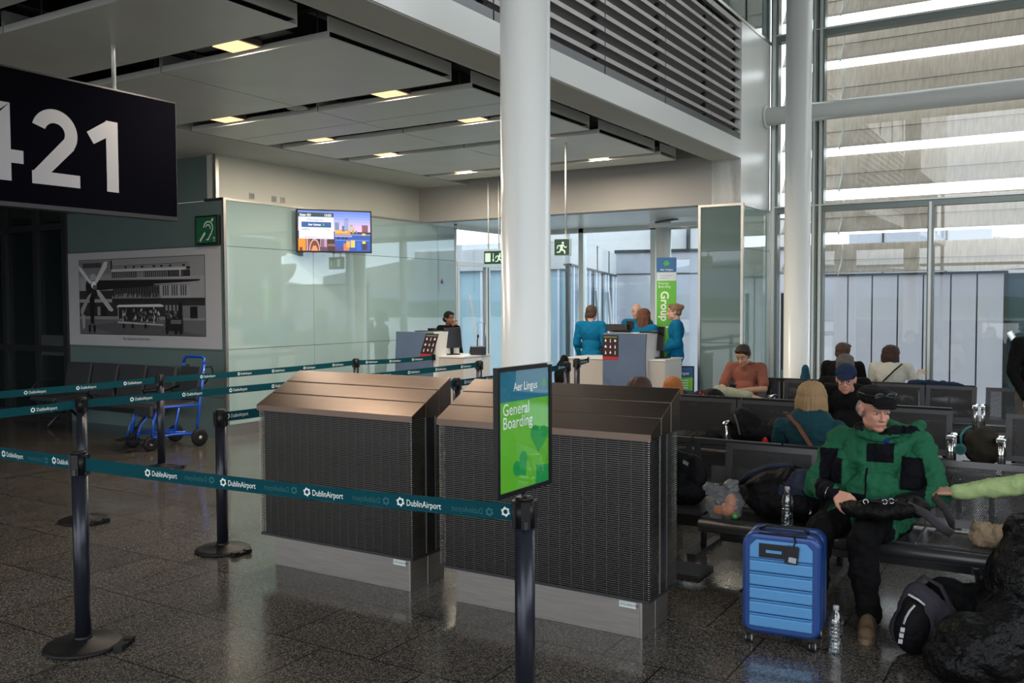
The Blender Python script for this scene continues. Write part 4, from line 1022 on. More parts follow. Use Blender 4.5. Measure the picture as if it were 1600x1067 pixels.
# group 1 banner
def banner():
    t = empty('group_banner', (-5.10,12.62,0), .30, 'tall green Group 1 boarding banner with blue top beside the slim column', 'sign')
    w, h = .285, 2.36; g, bl = ink('#58b413',.3), ink('#0c5c94',.3)
    B().bb((-w/2,0,.02),(w/2,.03,h), mat('banner_core', (.10,.30,.03), .4)).build('panel', None, t); B().bb((-w/2-.08,-.14,0),(w/2+.08,.18,.02), m_plas).build('foot', None, t)
    a = Art(); a.rect(-w/2,.02,w/2,h,g).up().rect(-w/2,h-.215,w/2,h,bl).rect(-w/2,h-.34,w/2,h-.215,ink('#c8d6dc')).up()
    clover(a, 0, h-.085, .042, ink('#3fae49'), .1, (-.5,-1.2)); wt = ink('#eef4e8'); a.text('Aer Lingus', 0, h-.19, .042, wt, 'CENTER')
    a.line([(-w*.32,h-.265),(w*.30,h-.265)],.006,ink('#7c93a4')); a.line([(-w*.32,h-.30),(w*.10,h-.30)],.006,ink('#7c93a4'))
    a.text('Priority', -w*.42, h-.395, .050, wt); a.text('Boarding', -w*.42, h-.44, .050, wt)
    a.text('Group 1', -w*.28, h-.49, .165, wt, rot=-PI/2, bold=.02)
    a.build('print', t, (0,-.002,0), (1,0,0), (0,0,1))
banner()
def floor_sign():
    t = empty('floor_sign', (-4.66,12.02,0), .30, 'low blue and green floor-standing notice board by the glass pillar', 'sign')
    B().bb((-.20,0,.06),(.20,.03,.82), m_plas).bb((-.20,-.12,0),(-.15,.15,.06), m_plas).bb((.15,-.12,0),(.20,.15,.06), m_plas).build('frame', None, t)
    a = Art(); a.rect(-.18,.08,.18,.80,ink('#0d4a7a')).up().rect(-.18,.48,.18,.66,ink('#6cb92e')); a.up(); a.text('Aer Lingus',0,.70,.06,ink('#e6eef4'),'CENTER')
    for z in (.62,.585,.55,.515): a.line([(-.12,z),(.12,z)],.010,ink('#e6eef4'))
    for z in (.42,.37,.32): a.line([(-.12,z),(.08,z)],.008,ink('#b8d0e4'))
    a.build('print', t, (0,-.002,0), (1,0,0), (0,0,1))
floor_sign()
t = B().bb((-.03,-.03,0),(.03,.03,.10), m_plas).bb((-.022,-.022,.1),(.022,.022,1.83), m_darkmetal).bb((-.026,-.026,.55),(.026,.026,.72), m_alu)
tag(t.build('sensor_post', None, None, (-3.60,13.35,0)), 'slim grey upright post by the window left of the far column', 'post')

# ------------------------------------------------------------------ bench seating
m_perf = perf_mat('perforated_grey_steel', (.042,.041,.042), .42, .5, hole=.0047)
m_mesh = perf_mat('perforated_dark_steel', (.020,.019,.019), .45, .5, pitch=.010, hole=.0033)
m_bframe = mat('bench_frame_grey', (.060,.060,.063), .36, metal=.55)
m_bdark = mat('bench_frame_dark', (.030,.030,.032), .38, metal=.5)
m_chrome = mat('chrome', (.75,.75,.75), .12, metal=1.)
def bench(label, loc, rz, n, w=.59, light=True, skip=(), arms=(), group=None, noback=()):
    """row of n seats running along +X from the origin, facing -Y; backs at y=0"""
    t = empty('seat_bench', loc, rz, label, 'bench', group)
    fm, pm = (m_bframe, m_perf) if light else (m_bdark, m_mesh)
    L = n*w
    B().cyl((.01,-.50,.385),(L-.01,-.50,.385), .036, fm, 20).bb((.0,-.10,.20),(L,-.05,.33), m_bdark).build('beam', None, t)
    for i in range(n):
        if i in skip: continue
        x0, x1 = i*w+.006, (i+1)*w-.006; xc = (x0+x1)/2
        o = B().bb((x0,-.46,.412),(x0+.05,-.05,.425), fm).bb((x1-.05,-.46,.412),(x1,-.05,.425), fm).bb((x0+.05,-.46,.412),(x1-.05,-.42,.425), fm).bb((x0+.05,-.09,.412),(x1-.05,-.05,.425), fm)
        o.bb((x0+.05,-.42,.417),(x1-.05,-.09,.420), pm); o.build('seat', None, t)
        if i in noback: continue
        hw, f = (x1-x0)/2, .045; R = Rx(-.16); c = Vector((xc,-.03,.625)); hh = .185; b = B()
        def pc(a0,a1,z0,z1,m,th=.012): b.box(c+R@Vector(((a0+a1)/2,0,(z0+z1)/2)), (a1-a0,th,z1-z0), m, R)
        pc(-hw,hw,hh-f*.8,hh,fm,.02); pc(-hw,hw,-hh,-hh+f,fm); pc(-hw,-hw+f,-hh+f,hh-f*.8,fm); pc(hw-f,hw,-hh+f,hh-f*.8,fm); pc(-hw+f,hw-f,-hh+f,hh-f*.8,pm,.003)
        b.build('backrest', None, t)
    for x in sorted(set([.28, L-.28]+([L/2] if n > 3 else []))):
        b = B().tube([(x,-.50,.36),(x,-.36,.28),(x,-.24,.20),(x,-.22,.03)], .022, fm, 10).bb((x-.03,-.52,.0),(x+.03,.02,.03), fm).bb((x-.03,-.40,.28),(x+.03,-.06,.32), fm)
        b.build('leg', None, t)
    for i in arms:
        x = i*w; b = B().cyl((x,-.12,.40),(x,-.14,.62), .016, m_chrome, 12).tube([(x,-.08,.63),(x,-.16,.64),(x,-.30,.635),(x,-.36,.62)], [.018,.026,.024,.012], m_chrome, 12, flat=(1.3,.6)).cyl((x,-.30,.40),(x,-.29,.62), .012, m_chrome, 12)
        b.build('armrest', None, t)
    return t
bench('nearest grey perforated steel bench, where the man in the green jacket sits', (-1.875,5.64,0), 0, 5, light=True, arms=(3,))
bench('grey steel bench back to back with the nearest one, facing the far window', (-.96+.0,5.76,0), PI, 4, light=True)
bench('dark mesh bench in the second row, where the man in the navy cap sits', (-3.22,8.20,0), 0, 4, .60, light=False, arms=(1,4))
bench('single backless seat at the end of the second row, with the headphones', (-.80,8.20,0), 0, 1, .33, light=False, noback=(0,), arms=(0,1))
bench('dark mesh bench at the right edge of the photo, second row', (-.45,8.20,0), 0, 3, .60, light=False, arms=(0,))
bench('dark bench in the second row seen from behind, back to back facing the windows', (-.85,8.42,0), PI, 5, .60, light=False)
bench('dark mesh bench in the third row, near the window wall', (-2.84,10.62,0), 0, 4, .50, light=False, arms=(2,4))
bench('short dark bench of the third row with the man in the polo shirt', (-3.50,10.62,0), 0, 1, .58, light=False, arms=(1,))
bench('dark bench of the third row at the far right', (-.77,10.62,0), 0, 4, .50, light=False, arms=(0,2))
bench('dark bench facing the window wall, back to back with the third row', (-.87,10.80,0), PI, 4, .56, light=False)

# upholstered chairs in front of the photo print
m_uph = mat('charcoal_upholstery', (.024,.028,.034), .6)
def row_chairs():
    t = empty('padded_bench', (-12.35,7.72,0), 0, 'row of charcoal padded seats below the black and white photo print', 'bench')
    for i in range(4):
        x = i*.60
        B().box((x+.29,.10,.66), (.56,.055,.46), m_uph, Rx(-.20)).build('backrest', None, t, bevel=.02)
        B().box((x+.29,-.20,.42), (.56,.52,.06), m_uph, Rx(.05)).build('seat', None, t, bevel=.02)
    B().bb((.0,-.14,.27),(2.4,-.06,.34), m_darkmetal).build('beam', None, t)
    for x in (.3,2.1): B().tube([(x,-.38,.02),(x,-.1,.30),(x,.16,.02)], .022, m_darkmetal, 10).build('leg', None, t)
    for x in (-.02,1.2,2.42): B().tube([(x,.06,.48),(x,.02,.60),(x,-.12,.63),(x,-.34,.62),(x,-.40,.55),(x,-.30,.46)], .014, m_plas, 10).build('armrest', None, t)
row_chairs()
t = empty('luggage_trolley', (-11.5,4.7,0), .3, 'light metal trolley frame barely in view at the left edge', 'trolley')
B().tube([(-.3,0,.66),(.05,0,.72),(.42,0,.64)], .022, m_alu_l, 10).cyl((.40,-.02,.61),(.40,.02,.61), .05, m_alu_l, 18).tube([(-.3,0,.66),(-.2,0,.1)], .018, m_alu_l, 8).build('handle_frame', None, t)
for x in (-.2,.35): B().cyl((x,-.02,.07),(x,.02,.07), .07, m_rub, 20).build('wheel', None, t)
B().tube([(-.2,0,.09),(.35,0,.09),(.42,0,.62)], .018, m_alu_l, 8).build('base', None, t)

# ------------------------------------------------------------------ blue transit wheelchair
def wheelchair():
    t = empty('wheelchair', (-9.25,7.13,0), -.15, 'blue framed transit wheelchair with black seat parked before the dark glass wall', 'wheelchair')
    bl = mat('blue_tube', (.005,.075,.50), .3, coat=.3); hw = .235
    def wheel(x, y, r, th):
        b = B().lathe([(r*.62,-th/2),(r*.93,-th/2),(r,-th/4),(r,th/4),(r*.93,th/2),(r*.62,th/2)], (x,y,r), m_rub, 32, Ry(PI/2)); b.lathe([(.0,-th*.30),(r*.66,-th*.30),(r*.66,th*.30),(0,th*.30)], (x,y,r), mat('wheel_grey', (.16,.16,.155), .5), 28, Ry(PI/2)); b.lathe([(0,-th*.6),(r*.2,-th*.6),(r*.2,th*.6),(0,th*.6)], (x,y,r), mat('hub_grey', (.4,.4,.38), .4), 16, Ry(PI/2))
        b.build('wheel', None, t)
    for s in (-1,1):
        x = s*hw
        wheel(s*.275, .26, .105, .035)
        b = B().tube([(x,.24,.12),(x,.30,.55),(x,.36,.98)], .017, bl, 12)           # back upright
        b.tube([(x,.29,.49),(x,-.16,.50),(x,-.25,.47),(x,-.30,.36),(x,-.31,.15)], .016, bl, 12)  # side rail bending down to the front
        b.tube([(x,.24,.15),(x,-.05,.17),(x,-.31,.16)], .015, bl, 10).tube([(x,-.05,.17),(x,.02,.49)], .012, bl, 10)
        b.build('side_frame', None, t)
        B().tube([(x,.33,.70),(x+s*.03,.12,.66),(x+s*.03,-.16,.66)], [.014,.022,.020], m_plas, 12).build('armrest', None, t)
        cx, cy = s*.21, -.33
        wheel(cx, cy, .085, .045)
        B().tube([(cx,cy+.05,.25),(cx,cy+.03,.19),(cx+.035,cy,.09)], .014, m_plas, 8).tube([(cx,cy+.03,.19),(cx-.035,cy,.09)], .014, m_plas, 8).build('caster_fork', None, t)
        B().tube([(s*.12,-.28,.42),(s*.12,-.40,.30),(s*.12,-.44,.16)], .012, bl, 10).box((s*.12,-.48,.13), (.15,.16,.015), m_plas, Rx(.1)).build('footrest', None, t)
        B().tube([(x,.36,.94),(x+s*.02,.44,.95),(x+s*.02,.47,.88),(x,.36,.74)], .010, m_plas, 8).build('brake_lever', None, t)
    B().tube([(-hw,.36,.98),(-hw+.02,.375,1.045),(-hw+.07,.38,1.06),(hw-.07,.38,1.06),(hw-.02,.375,1.045),(hw,.36,.98)], .017, bl, 12).build('push_handle', None, t)
    B().tube([(-hw,-.25,.18),(hw,.10,.18)], .014, bl, 10).tube([(hw,-.25,.19),(-hw,.10,.19)], .014, bl, 10).tube([(-hw,.24,.12),(hw,.24,.12)], .014, bl, 10).build('cross_brace', None, t)
    B().box((0,.31,.74), (.44,.05,.42), m_uph, Rx(-.14)).build('backrest', None, t, bevel=.02); B().box((0,-.02,.505), (.45,.52,.06), m_uph).box((0,-.29,.45), (.40,.05,.14), m_uph).build('seat', None, t, bevel=.02)
wheelchair()
# ------------------------------------------------------------------ people
V = Vector
def skinm(name, c): return mat(name, c, .5, bump=.1, bscale=300)
SK_A = skinm('skin_fair', (.52,.30,.21)); SK_B = skinm('skin_ruddy', (.50,.25,.175)); SK_D = skinm('skin_brown', (.17,.075,.045)); SK_T = skinm('skin_tan', (.40,.22,.14))
m_eye = mat('eye_white', (.42,.37,.34), .3); m_iris = mat('eye_iris', (.03,.025,.02), .15); m_lip = mat('lip', (.38,.14,.11), .45)
def cloth(name, c, r=.85): return mat('cloth_'+name, c, r, bump=.75, bscale=15, spec=.15, bdist=.022)
def head_prims(b, c, R, age=0):
    """skull, jaw, nose, brow, cheeks, ears; R turns the head, local front is -Y"""
    P = lambda x,y,z: c+R@V((x,y,z))
    E = lambda p,r: b.ell(P(*p), r, None, R, 18, 12)
    E((0,.012,.038),(.073,.094,.080)); E((0,-.022,-.035),(.058,.066,.076)); E((0,-.060,-.088),(.028,.026,.020))
    for s in (-1,1):
        E((s*.040,-.010,-.064),(.019,.044,.026)); E((s*.034,-.062,-.026),(.017,.018,.020)); E((s*.074,.012,-.008),(.008,.019,.031)); E((s*.079,.020,.010),(.006,.014,.014))
        b.cap(P(s*.012,-.083,.020), P(s*.044,-.070,.022), .0105, .0085)
    b.cap(P(0,-.086,.008), P(0,-.109,-.030), .0075, .0115); E((-.011,-.098,-.034),(.008,.009,.007)); E((.011,-.098,-.034),(.008,.009,.007))
    b.cap(P(-.018,-.082,-.059), P(.018,-.082,-.059), .0065); b.cap(P(-.014,-.081,-.068), P(.014,-.081,-.068), .0070); b.ell(P(0,-.070,.045), (.052,.022,.035), None, R)
def hand_prims(b, w, fdir, pdir, side=1, curl=.5, s=1., thumb_up=True):
    """palm and five unequal bent fingers; w wrist, fdir towards the fingertips, pdir out of the palm"""
    f = V(fdir).normalized(); p = V(pdir); p = (p-f*p.dot(f)).normalized(); a = f.cross(p)*side     # a: towards the thumb
    w = V(w)
    for k in range(4):
        o = a*(.030-.020*k)*s
        b.cap(w+f*.012*s+o*.6, w+f*.078*s+o, .013*s, .0115*s, None, 10)
    L = [.070,.078,.072,.056]
    for k in range(4):
        q = w+f*.080*s+a*(.031-.0205*k)*s; d = f; ang = 0
        r = [.0088,.0090,.0086,.0076][k]*s
        for j,(fr,bend) in enumerate(((.45,curl*.7),(.32,curl*1.0),(.23,curl*.6))):
            ang += bend; d = f*math.cos(ang)+p*math.sin(ang); q2 = q+d*L[k]*fr*s
            b.cap(q, q2, r*(1-.08*j), r*(1-.08*(j+1)), None, 10); q = q2
    q = w+f*.022*s+a*.026*s
    for d_, l in ((a*.75+f*.65+p*.15,.040),(a*.45+f*.85+p*.25,.032),(a*.15+f*.95+p*.3,.024)):
        q2 = q+d_.normalized()*l*s; b.cap(q, q2, .0115*s, .0098*s, None, 10); q = q2
SIT = dict(pelvis=(0,.0,.53), belly=(0,-.01,.68), chest=(0,.03,.86), neck=(0,.01,.985), head=(0,-.02,1.10),
    shL=(.175,.02,.945), elL=(.225,-.06,.70), wrL=(.12,-.27,.62), shR=(-.175,.02,.945), elR=(-.225,-.06,.70), wrR=(-.12,-.27,.62),
    hipL=(.095,-.02,.51), knL=(.11,-.44,.50), anL=(.11,-.44,.09), hipR=(-.095,-.02,.51), knR=(-.11,-.44,.50), anR=(-.11,-.44,.09), ftL=(.12,-.60,.035), ftR=(-.12,-.60,.035))
STAND = dict(pelvis=(0,.0,.95), belly=(0,-.01,1.10), chest=(0,.01,1.30), neck=(0,.01,1.44), head=(0,-.02,1.565),
    shL=(.175,.01,1.395), elL=(.225,.03,1.13), wrL=(.20,-.10,.90), shR=(-.175,.01,1.395), elR=(-.225,.03,1.13), wrR=(-.20,-.10,.90),
    hipL=(.09,.0,.92), knL=(.10,-.02,.49), anL=(.10,.03,.09), hipR=(-.09,.0,.92), knR=(-.10,-.02,.49), anR=(-.10,.03,.09), ftL=(.11,-.12,.035), ftR=(-.11,-.12,.035))
def hair_obj(t, c, R, style, m, vox=.007):
    b = B(); P = lambda x,y,z: c+R@V((x,y,z))
    E = lambda p,r: b.ell(P(*p), r, None, R, 20, 14)
    if style in ('short','short_grey'):
        E((0,.020,.052),(.080,.096,.078)); E((0,.052,.0),(.072,.058,.070))
        for s in (-1,1): E((s*.070,.022,.022),(.012,.034,.034))
        b.ell(P(0,-.052,.085), (.062,.035,.032), None, R)
    elif style == 'balding':
        E((0,.045,.012),(.079,.068,.060))
        for s in (-1,1): E((s*.070,.020,.012),(.013,.042,.030))
    elif style == 'fringe_under_cap':
        E((0,.050,-.005),(.078,.062,.055))
        for s in (-1,1): E((s*.062,.050,.004),(.014,.030,.034))
    elif style in ('bob','long'):
        dn = -.11 if style == 'bob' else -.195
        E((0,.022,.050),(.090,.102,.082)); E((0,.050,-.01),(.092,.075,.10)); b.cap(P(0,.055,.0), P(0,.060,dn), .075, .060)
        for s in (-1,1): b.cap(P(s*.068,.015,.03), P(s*.078,.006,dn), .032, .030); b.cap(P(s*.062,.045,.0), P(s*.062,.052,dn-.015), .040, .036)
        b.ell(P(.02,-.055,.080), (.060,.035,.034), None, R)
    elif style == 'bun':
        E((0,.020,.048),(.079,.096,.076)); E((0,.050,.0),(.070,.055,.060)); E((0,.105,.070),(.036,.034,.036)); b.ell(P(0,-.055,.082), (.058,.030,.030), None, R)
        for s in (-1,1): E((s*.070,.010,.022),(.010,.036,.030))
    elif style == 'low_bun':
        E((0,.020,.052),(.084,.098,.080)); E((0,.050,.0),(.076,.060,.066)); E((0,.125,-.010),(.050,.040,.046)); b.ell(P(0,-.050,.082), (.060,.034,.032), None, R)
    inv = (.25 if style in ('bob','long') else .8)
    return remeshed(b, 'hair', vox, m, t, wrinkle=.0055, wscale=60, stretch=(1,1,inv*.3), smooth=2, seed=hash(style) % 7)
def person(label, loc, rz, base, J={}, s=1., vox=.011, skin=SK_A, top=None, top_name='jacket', sleeve='long', legs=None, legs_name='trousers', shoe=None,
           hair=('short',(.05,.03,.02)), yaw=0., pitch=0., roll=0., build=1., eyes=True, hands=None, top_fn=None, top_mats=None, wr=.006, hem=0., cat='person', group=None):
    j = {k: V(v) for k, v in dict(base, **J).items()}
    t = empty('person', loc, rz, label, cat, group); t.scale = (s,s,s)
    R = Matrix.Rotation(yaw,3,'Z') @ Matrix.Rotation(pitch,3,'X') @ Matrix.Rotation(roll,3,'Y')
    hc = j['head']; W_ = build
    b = B(); head_prims(b, hc, R)
    b.cap(hc+R@V((0,.028,-.05)), j['neck'], .050, .056); b.cap(j['neck'], j['chest'], .058, .09)
    b.ell(j['chest'], (.14*W_,.095*W_,.15)); b.ell(j['belly'], (.125*W_,.095*W_,.13)); b.ell(j['pelvis'], (.145*W_,.105*W_,.11)); b.cap(j['belly'], j['pelvis'], .10*W_)
    b.cap(j['shL'], j['shR'], .052)
    for q in 'LR':
        sd = 1 if q == 'L' else -1
        b.cap(j['sh'+q], j['el'+q], .046, .037); b.cap(j['el'+q], j['wr'+q], .037, .025)
        b.cap(j['hip'+q], j['kn'+q], .072, .050); b.cap(j['kn'+q], j['an'+q], .048, .034); b.cap(j['an'+q], j['ft'+q]+V((0,0,.012)), .032, .025)
        fd = (j['wr'+q]-j['el'+q]).normalized()
        if hands and q in hands: h_ = hands[q]; hand_prims(b, j['wr'+q], h_[0], h_[1], h_[2], h_[3])
        else: hand_prims(b, j['wr'+q], fd, V((0,0,-1)) if abs(fd.z) < .8 else V((-sd,0,0)), sd, .5)
    def sf(p):
        q = R.inverted()@(p-hc)
        return 1 if (abs(q.x) < .019 and q.y < -.083 and -.072 < q.z < -.055) else 0
    body = remeshed(b, 'body', vox, [skin, m_lip], t, smooth=2, fn=sf)
    if eyes:
        for sx in (-1,1):
            e_ = B(); c = hc+R@V((sx*.030,-.0755,.0015)); e_.ell(c, (.0125,.0105,.0075), m_eye, R, 14, 10); e_.ell(c+R@V((0,-.0080,0)), (.0060,.0035,.0060), m_iris, R, 10, 8)
            e_.cap(c+R@V((-.012,-.006,.0065)), c+R@V((.012,-.006,.0065)), .0028, .0028, skin, 8)
            e_.build('eye', None, t)
        br = B()
        for sx in (-1,1): br.cap(hc+R@V((sx*.016,-.0905,.027)), hc+R@V((sx*.045,-.076,.030)), .0042, .0030, None, 8)
        br.build('eyebrows', mat('brow_%d' % int(hair[1][0]*1000), hair[1], .8), t)
    # upper garment
    g = .014
    if top is not None:
        b = B(); b.ell(j['chest'], (.165*W_,.115*W_,.165)); b.ell(j['belly'], (.145*W_,.115*W_,.15)); b.ell(j['pelvis']+V((0,0,.01)), (.160*W_,.125*W_,.115)); b.cap(j['belly'], j['pelvis'], .118*W_)
        b.cap(j['shL'], j['shR'], .064); b.cap(j['neck']-V((0,0,.022)), j['chest'], .066, .11)
        if hem:
            for sx in (-1,1): b.ell((sx*.175,-.03,.74),(.085,.10,.15))
        for q in 'LR':
            b.cap(j['sh'+q], j['chest'], .062, .085)
            if sleeve == 'long': b.cap(j['sh'+q], j['el'+q], .064*W_**.5, .052); b.cap(j['el'+q], j['wr'+q]-(j['wr'+q]-j['el'+q]).normalized()*.012, .051, .038)
            else: m_ = j['sh'+q].lerp(j['el'+q], .78); b.cap(j['sh'+q], m_, .062, .058)
            if hem: b.cap(j['hip'+q]+V((0,0,.02)), j['hip'+q].lerp(j['kn'+q], hem), .095, .092)
        tm = top_mats if top_mats else [top]
        remeshed(b, top_name, vox, tm, t, wrinkle=wr, wscale=13, fn=top_fn, smooth=2)
    if legs is not None:
        b = B()
        b.ell(j['pelvis']-V((0,0,.02)), (.155*W_,.118*W_,.115))
        if legs_name == 'skirt':
            for q in 'LR': b.cap(j['hip'+q], j['kn'+q]+V((0,0,.05)), .098, .080)
            b.cap((j['hipL']+j['hipR'])/2, (j['knL']+j['knR'])/2+V((0,0,.06)), .10, .085)
        else:
            for q in 'LR': b.cap(j['hip'+q], j['kn'+q], .088, .066); b.cap(j['kn'+q], j['an'+q], .064, .054)
        remeshed(b, legs_name, vox, legs, t, wrinkle=wr, wscale=11, smooth=2)
    if shoe is not None:
        for q in 'LR':
            b = B(); a_, f_ = j['an'+q], j['ft'+q]; d = (f_-a_); d.z = 0; d.normalize()
            b.cap(a_+V((0,0,.0))-d*.02, a_-d*.03+V((0,0,-.045)), .042, .042); b.cap(a_-d*.025+V((0,0,-.045)), V((f_.x,f_.y,.042)), .044, .040); b.cap(a_+V((0,0,-.0)), V((f_.x,f_.y,.05))-d*.03, .038, .034)
            o = remeshed(b, 'shoe', max(vox*.8,.007), shoe, t, wrinkle=.002, wscale=30)
            sole = B(); x_ = a_-d*.065; y_ = V((f_.x,f_.y,0))+d*.042
            ang = math.atan2(d.y,d.x); L_ = (V((y_.x,y_.y,0))-V((x_.x,x_.y,0))).length; c_ = (V((y_.x,y_.y,0))+V((x_.x,x_.y,0)))/2
            pts = [(L_/2*math.cos(k*PI/12)*1.0, (.040+.006*math.cos(k*PI/12))*math.sin(k*PI/12)) for k in range(24)]
            pts = [(c_.x+px*math.cos(ang)-py*math.sin(ang), c_.y+px*math.sin(ang)+py*math.cos(ang)) for px,py in pts]
            sole.prism(pts, 'z', 0.0, .026, mat('sole_tan' if shoe.name.startswith('cloth_shoe_tan') else 'sole_dark', (.16,.115,.07) if shoe.name.startswith('cloth_shoe_tan') else (.02,.02,.02), .7)); sole.build('sole', None, o)
    hs, hcx = hair
    if hs: hair_obj(t, hc, R, hs, mat('hair_%02x%02x%02x' % tuple(int(255*min(1,x)) for x in hcx), hcx, .62, bump=.5, bscale=160, stretch=(1,1,.12), spec=.25), .006 if vox < .01 else .008)
    return t, j, R
black = cloth('black', (.0025,.0025,.003)); navy = cloth('navy', (.012,.016,.03)); teal_u = cloth('uniform_teal', (.002,.125,.26)); teal_b = cloth('uniform_teal_bright', (.003,.20,.32))
dteal = cloth('dark_teal', (.008,.040,.052)); shoe_b = cloth('shoe_black', (.008,.008,.008), .4); shoe_t = cloth('shoe_tan', (.11,.075,.045))

# --- the seated man in the green jacket
grn = cloth('green_fleece', (.014,.100,.050)); blk = cloth('black_fleece', (.002,.0025,.005))
def jacket_fn(p):
    x, y, z = p
    if x < -.165 and .70 < z < .885 and y < .06 and not (x > -.20 and z > .84): 
        if abs((x+.225)) < .058+.10*(z-.7): return 1
    if x > .13 and .70 < z < .87 and y < .02 and x < .275-.25*(z-.70): return 1
    if -.04 < x < .095 and .835 < z < .935 and y < -.04: return 1
    if z < .715 and y < -.27: return 1
    if abs(x+.035) < .0055 and y < -.02 and .58 < z < .80: return 1
    if x < -.03 and x > -.11 and .60 < z < .665 and y < -.05: return 1
    return 0
Jm = dict(pelvis=(.0,.02,.52), belly=(0,-.05,.66), chest=(-.02,.0,.84), neck=(.0,-.03,.975), head=(.0,-.125,1.118), shR=(-.205,.02,.915), shL=(.205,.02,.925),
          elR=(-.325,-.10,.665), wrR=(-.165,-.36,.690), elL=(.315,-.10,.685), wrL=(.16,-.355,.655),
          knR=(-.215,-.42,.505), anR=(-.255,-.36,.10), ftR=(-.27,-.48,.035), knL=(.0,-.455,.505), anL=(.035,-.44,.10), ftL=(.05,-.575,.035), hipL=(.08,-.02,.51))
t, j, R = person('person in green and black fleece jacket and black flat cap, seated, bag on the lap', (-.905,5.33,0), 0, SIT, Jm, vox=.0052, skin=SK_B,
    top=grn, top_mats=[grn,blk], top_fn=jacket_fn, sleeve='long', legs=black, shoe=shoe_t, hair=('fringe_under_cap',(.21,.20,.19)), yaw=.62, pitch=.16, build=1.12, wr=.020, hem=.45,
    hands={'R':((1,-.05,-.30),(.1,.55,-.80),-1,.55), 'L':((-1,-.12,-.03),(-.1,.4,-.8),1,.45)})
hc = j['head']; P = lambda x,y,z: hc+R@V((x,y,z))
b = B(); b.ell(P(0,.006,.080), (.094,.112,.046), None, R); b.ell(P(0,-.040,.074), (.086,.080,.034), None, R); b.ell(P(0,.010,.062), (.086,.104,.030), None, R); b.ell(P(0,-.108,.054), (.064,.042,.012), None, R@Rx(.28))
remeshed(b, 'flat_cap', .005, cloth('cap_black', (.004,.004,.0045)), t, wrinkle=.004, wscale=22)
sg = B()
for s_ in (-1,1): sg.tube([P(s_*.030+.026*math.cos(a),-.098-.0*a,.098+.018*math.sin(a)) for a in [k*PI/8 for k in range(16)]], .0022, m_darkmetal, 6, closed=True); sg.ell(P(s_*.030,-.0975,.098), (.024,.002,.016), m_smoke, R)
sg.tube([P(-.055,-.095,.10),P(-.088,-.05,.10),P(-.092,.02,.095)], .002, m_darkmetal, 6).tube([P(.055,-.095,.10),P(.088,-.05,.10),P(.092,.02,.095)], .002, m_darkmetal, 6)
o = sg.build('sunglasses', None, t); o['label'] = 'dark glasses resting on the cap'
b = B()
n = V(j['neck'])
b.tube([n+V((.085*math.cos(a)*(1.12), -.01-.075*math.sin(a), .012+.018*math.cos(a*2))) for a in [k*2*PI/20 for k in range(20)]], .026, None, 10, closed=True)
for q,r in (((.13,.05,.02),.050),((.185,.055,.03),.042),((.21,.06,.055),.030),((.06,.09,.025),.055),((-.06,.085,.02),.05),((-.10,.06,.02),.034),((-.085,-.02,.03),.022),((.10,-.03,.015),.026)): b.ell(n+V(q), (r,r*.8,r*.7))
remeshed(b, 'collar_and_hood', .006, [grn,blk], t, wrinkle=.012, wscale=22, fn=lambda p: 1 if (p.x > .02 and p.z > .985 and p.y < .0) or (p.x < -.06 and p.z > 1.0) else 0)
b = B(); b.cap(n+V((-.02,-.055,-.015)), n+V((.045,-.06,-.015)), .026).cap(n+V((-.005,-.062,-.03)), n+V((.03,-.065,-.075)), .020)
remeshed(b, 'shirt', .006, cloth('royal_blue', (.010,.020,.30)), t, wrinkle=.003)
wb = B().tube([j['wrR']+V((-.012*1,-.0,.0))+Matrix.Rotation(0,3,'Z')@V((.008*math.sin(a)-.02,.028*math.cos(a),.028*math.sin(a))) for a in [k*PI/8 for k in range(16)]], .0022, m_steel, 6, closed=True); wb.build('bracelet', None, t)
# bag on his lap, with the strap looping over to the right
t = empty('shoulder_bag', (-.86,4.90,.585), 0, 'black sling bag with clips lying on the lap of the man in the green jacket', 'bag')
b = B(); b.ell((.02,-.01,.055),(.15,.085,.048)); b.ell((.13,.0,.075),(.09,.075,.045)); b.ell((-.06,.0,.05),(.09,.07,.038)); b.ell((.20,.03,.085),(.06,.06,.05))
remeshed(b, 'body', .007, cloth('bag_black', (.003,.003,.0035), .6), t, wrinkle=.012, wscale=16)
m_strap = mat('strap_grey', (.030,.028,.034), .7)
b = B().tube([(.17,-.02,.10),(.26,-.06,.075),(.33,-.07,.02),(.375,-.05,-.01),(.37,.02,.02),(.33,.09,.08),(.27,.13,.13)], .024, m_strap, 8, flat=(.16,1)); b.build('strap', None, t)
b = B()
for x,y,z in ((-.02,-.05,.105),(.07,-.05,.115),(.10,-.04,.12)): b.tube([(x+.012*math.cos(a),y-.01,z+.012*math.sin(a)) for a in [k*PI/5 for k in range(10)]], .0022, m_chrome, 6, closed=True)
b.tube([(-.05,-.05,.10),(.0,-.055,.11),(.06,-.06,.112),(.13,-.05,.125)], .006, m_plas, 8).tube([(.02,-.05,.11),(.05,-.07,.13),(.09,-.05,.13)], .004, m_plas, 8); b.build('buckle', None, t)

# --- person at right out of frame, reaching in
lg = cloth('light_green', (.30,.40,.18)); 
person('person mostly out of frame at right, reaching in with a light green sleeve', (.14,5.30,0), 0, SIT, dict(elR=(-.29,-.10,.80), wrR=(-.64,-.145,.722), shR=(-.14,.0,.93), knL=(.15,-.3,.5), anL=(.15,-.3,.09), ftL=(.15,-.42,.035),knR=(-.0,-.3,.5), anR=(.0,-.3,.09), ftR=(.0,-.42,.035)), vox=.007, skin=SK_T,
    top=lg, top_name='sweater', legs=black, shoe=shoe_b, hair=('short',(.04,.025,.015)), wr=.008, yaw=.2, hands={'R':((-1,-.02,-.02),(.1,.25,-1),-1,.55)})

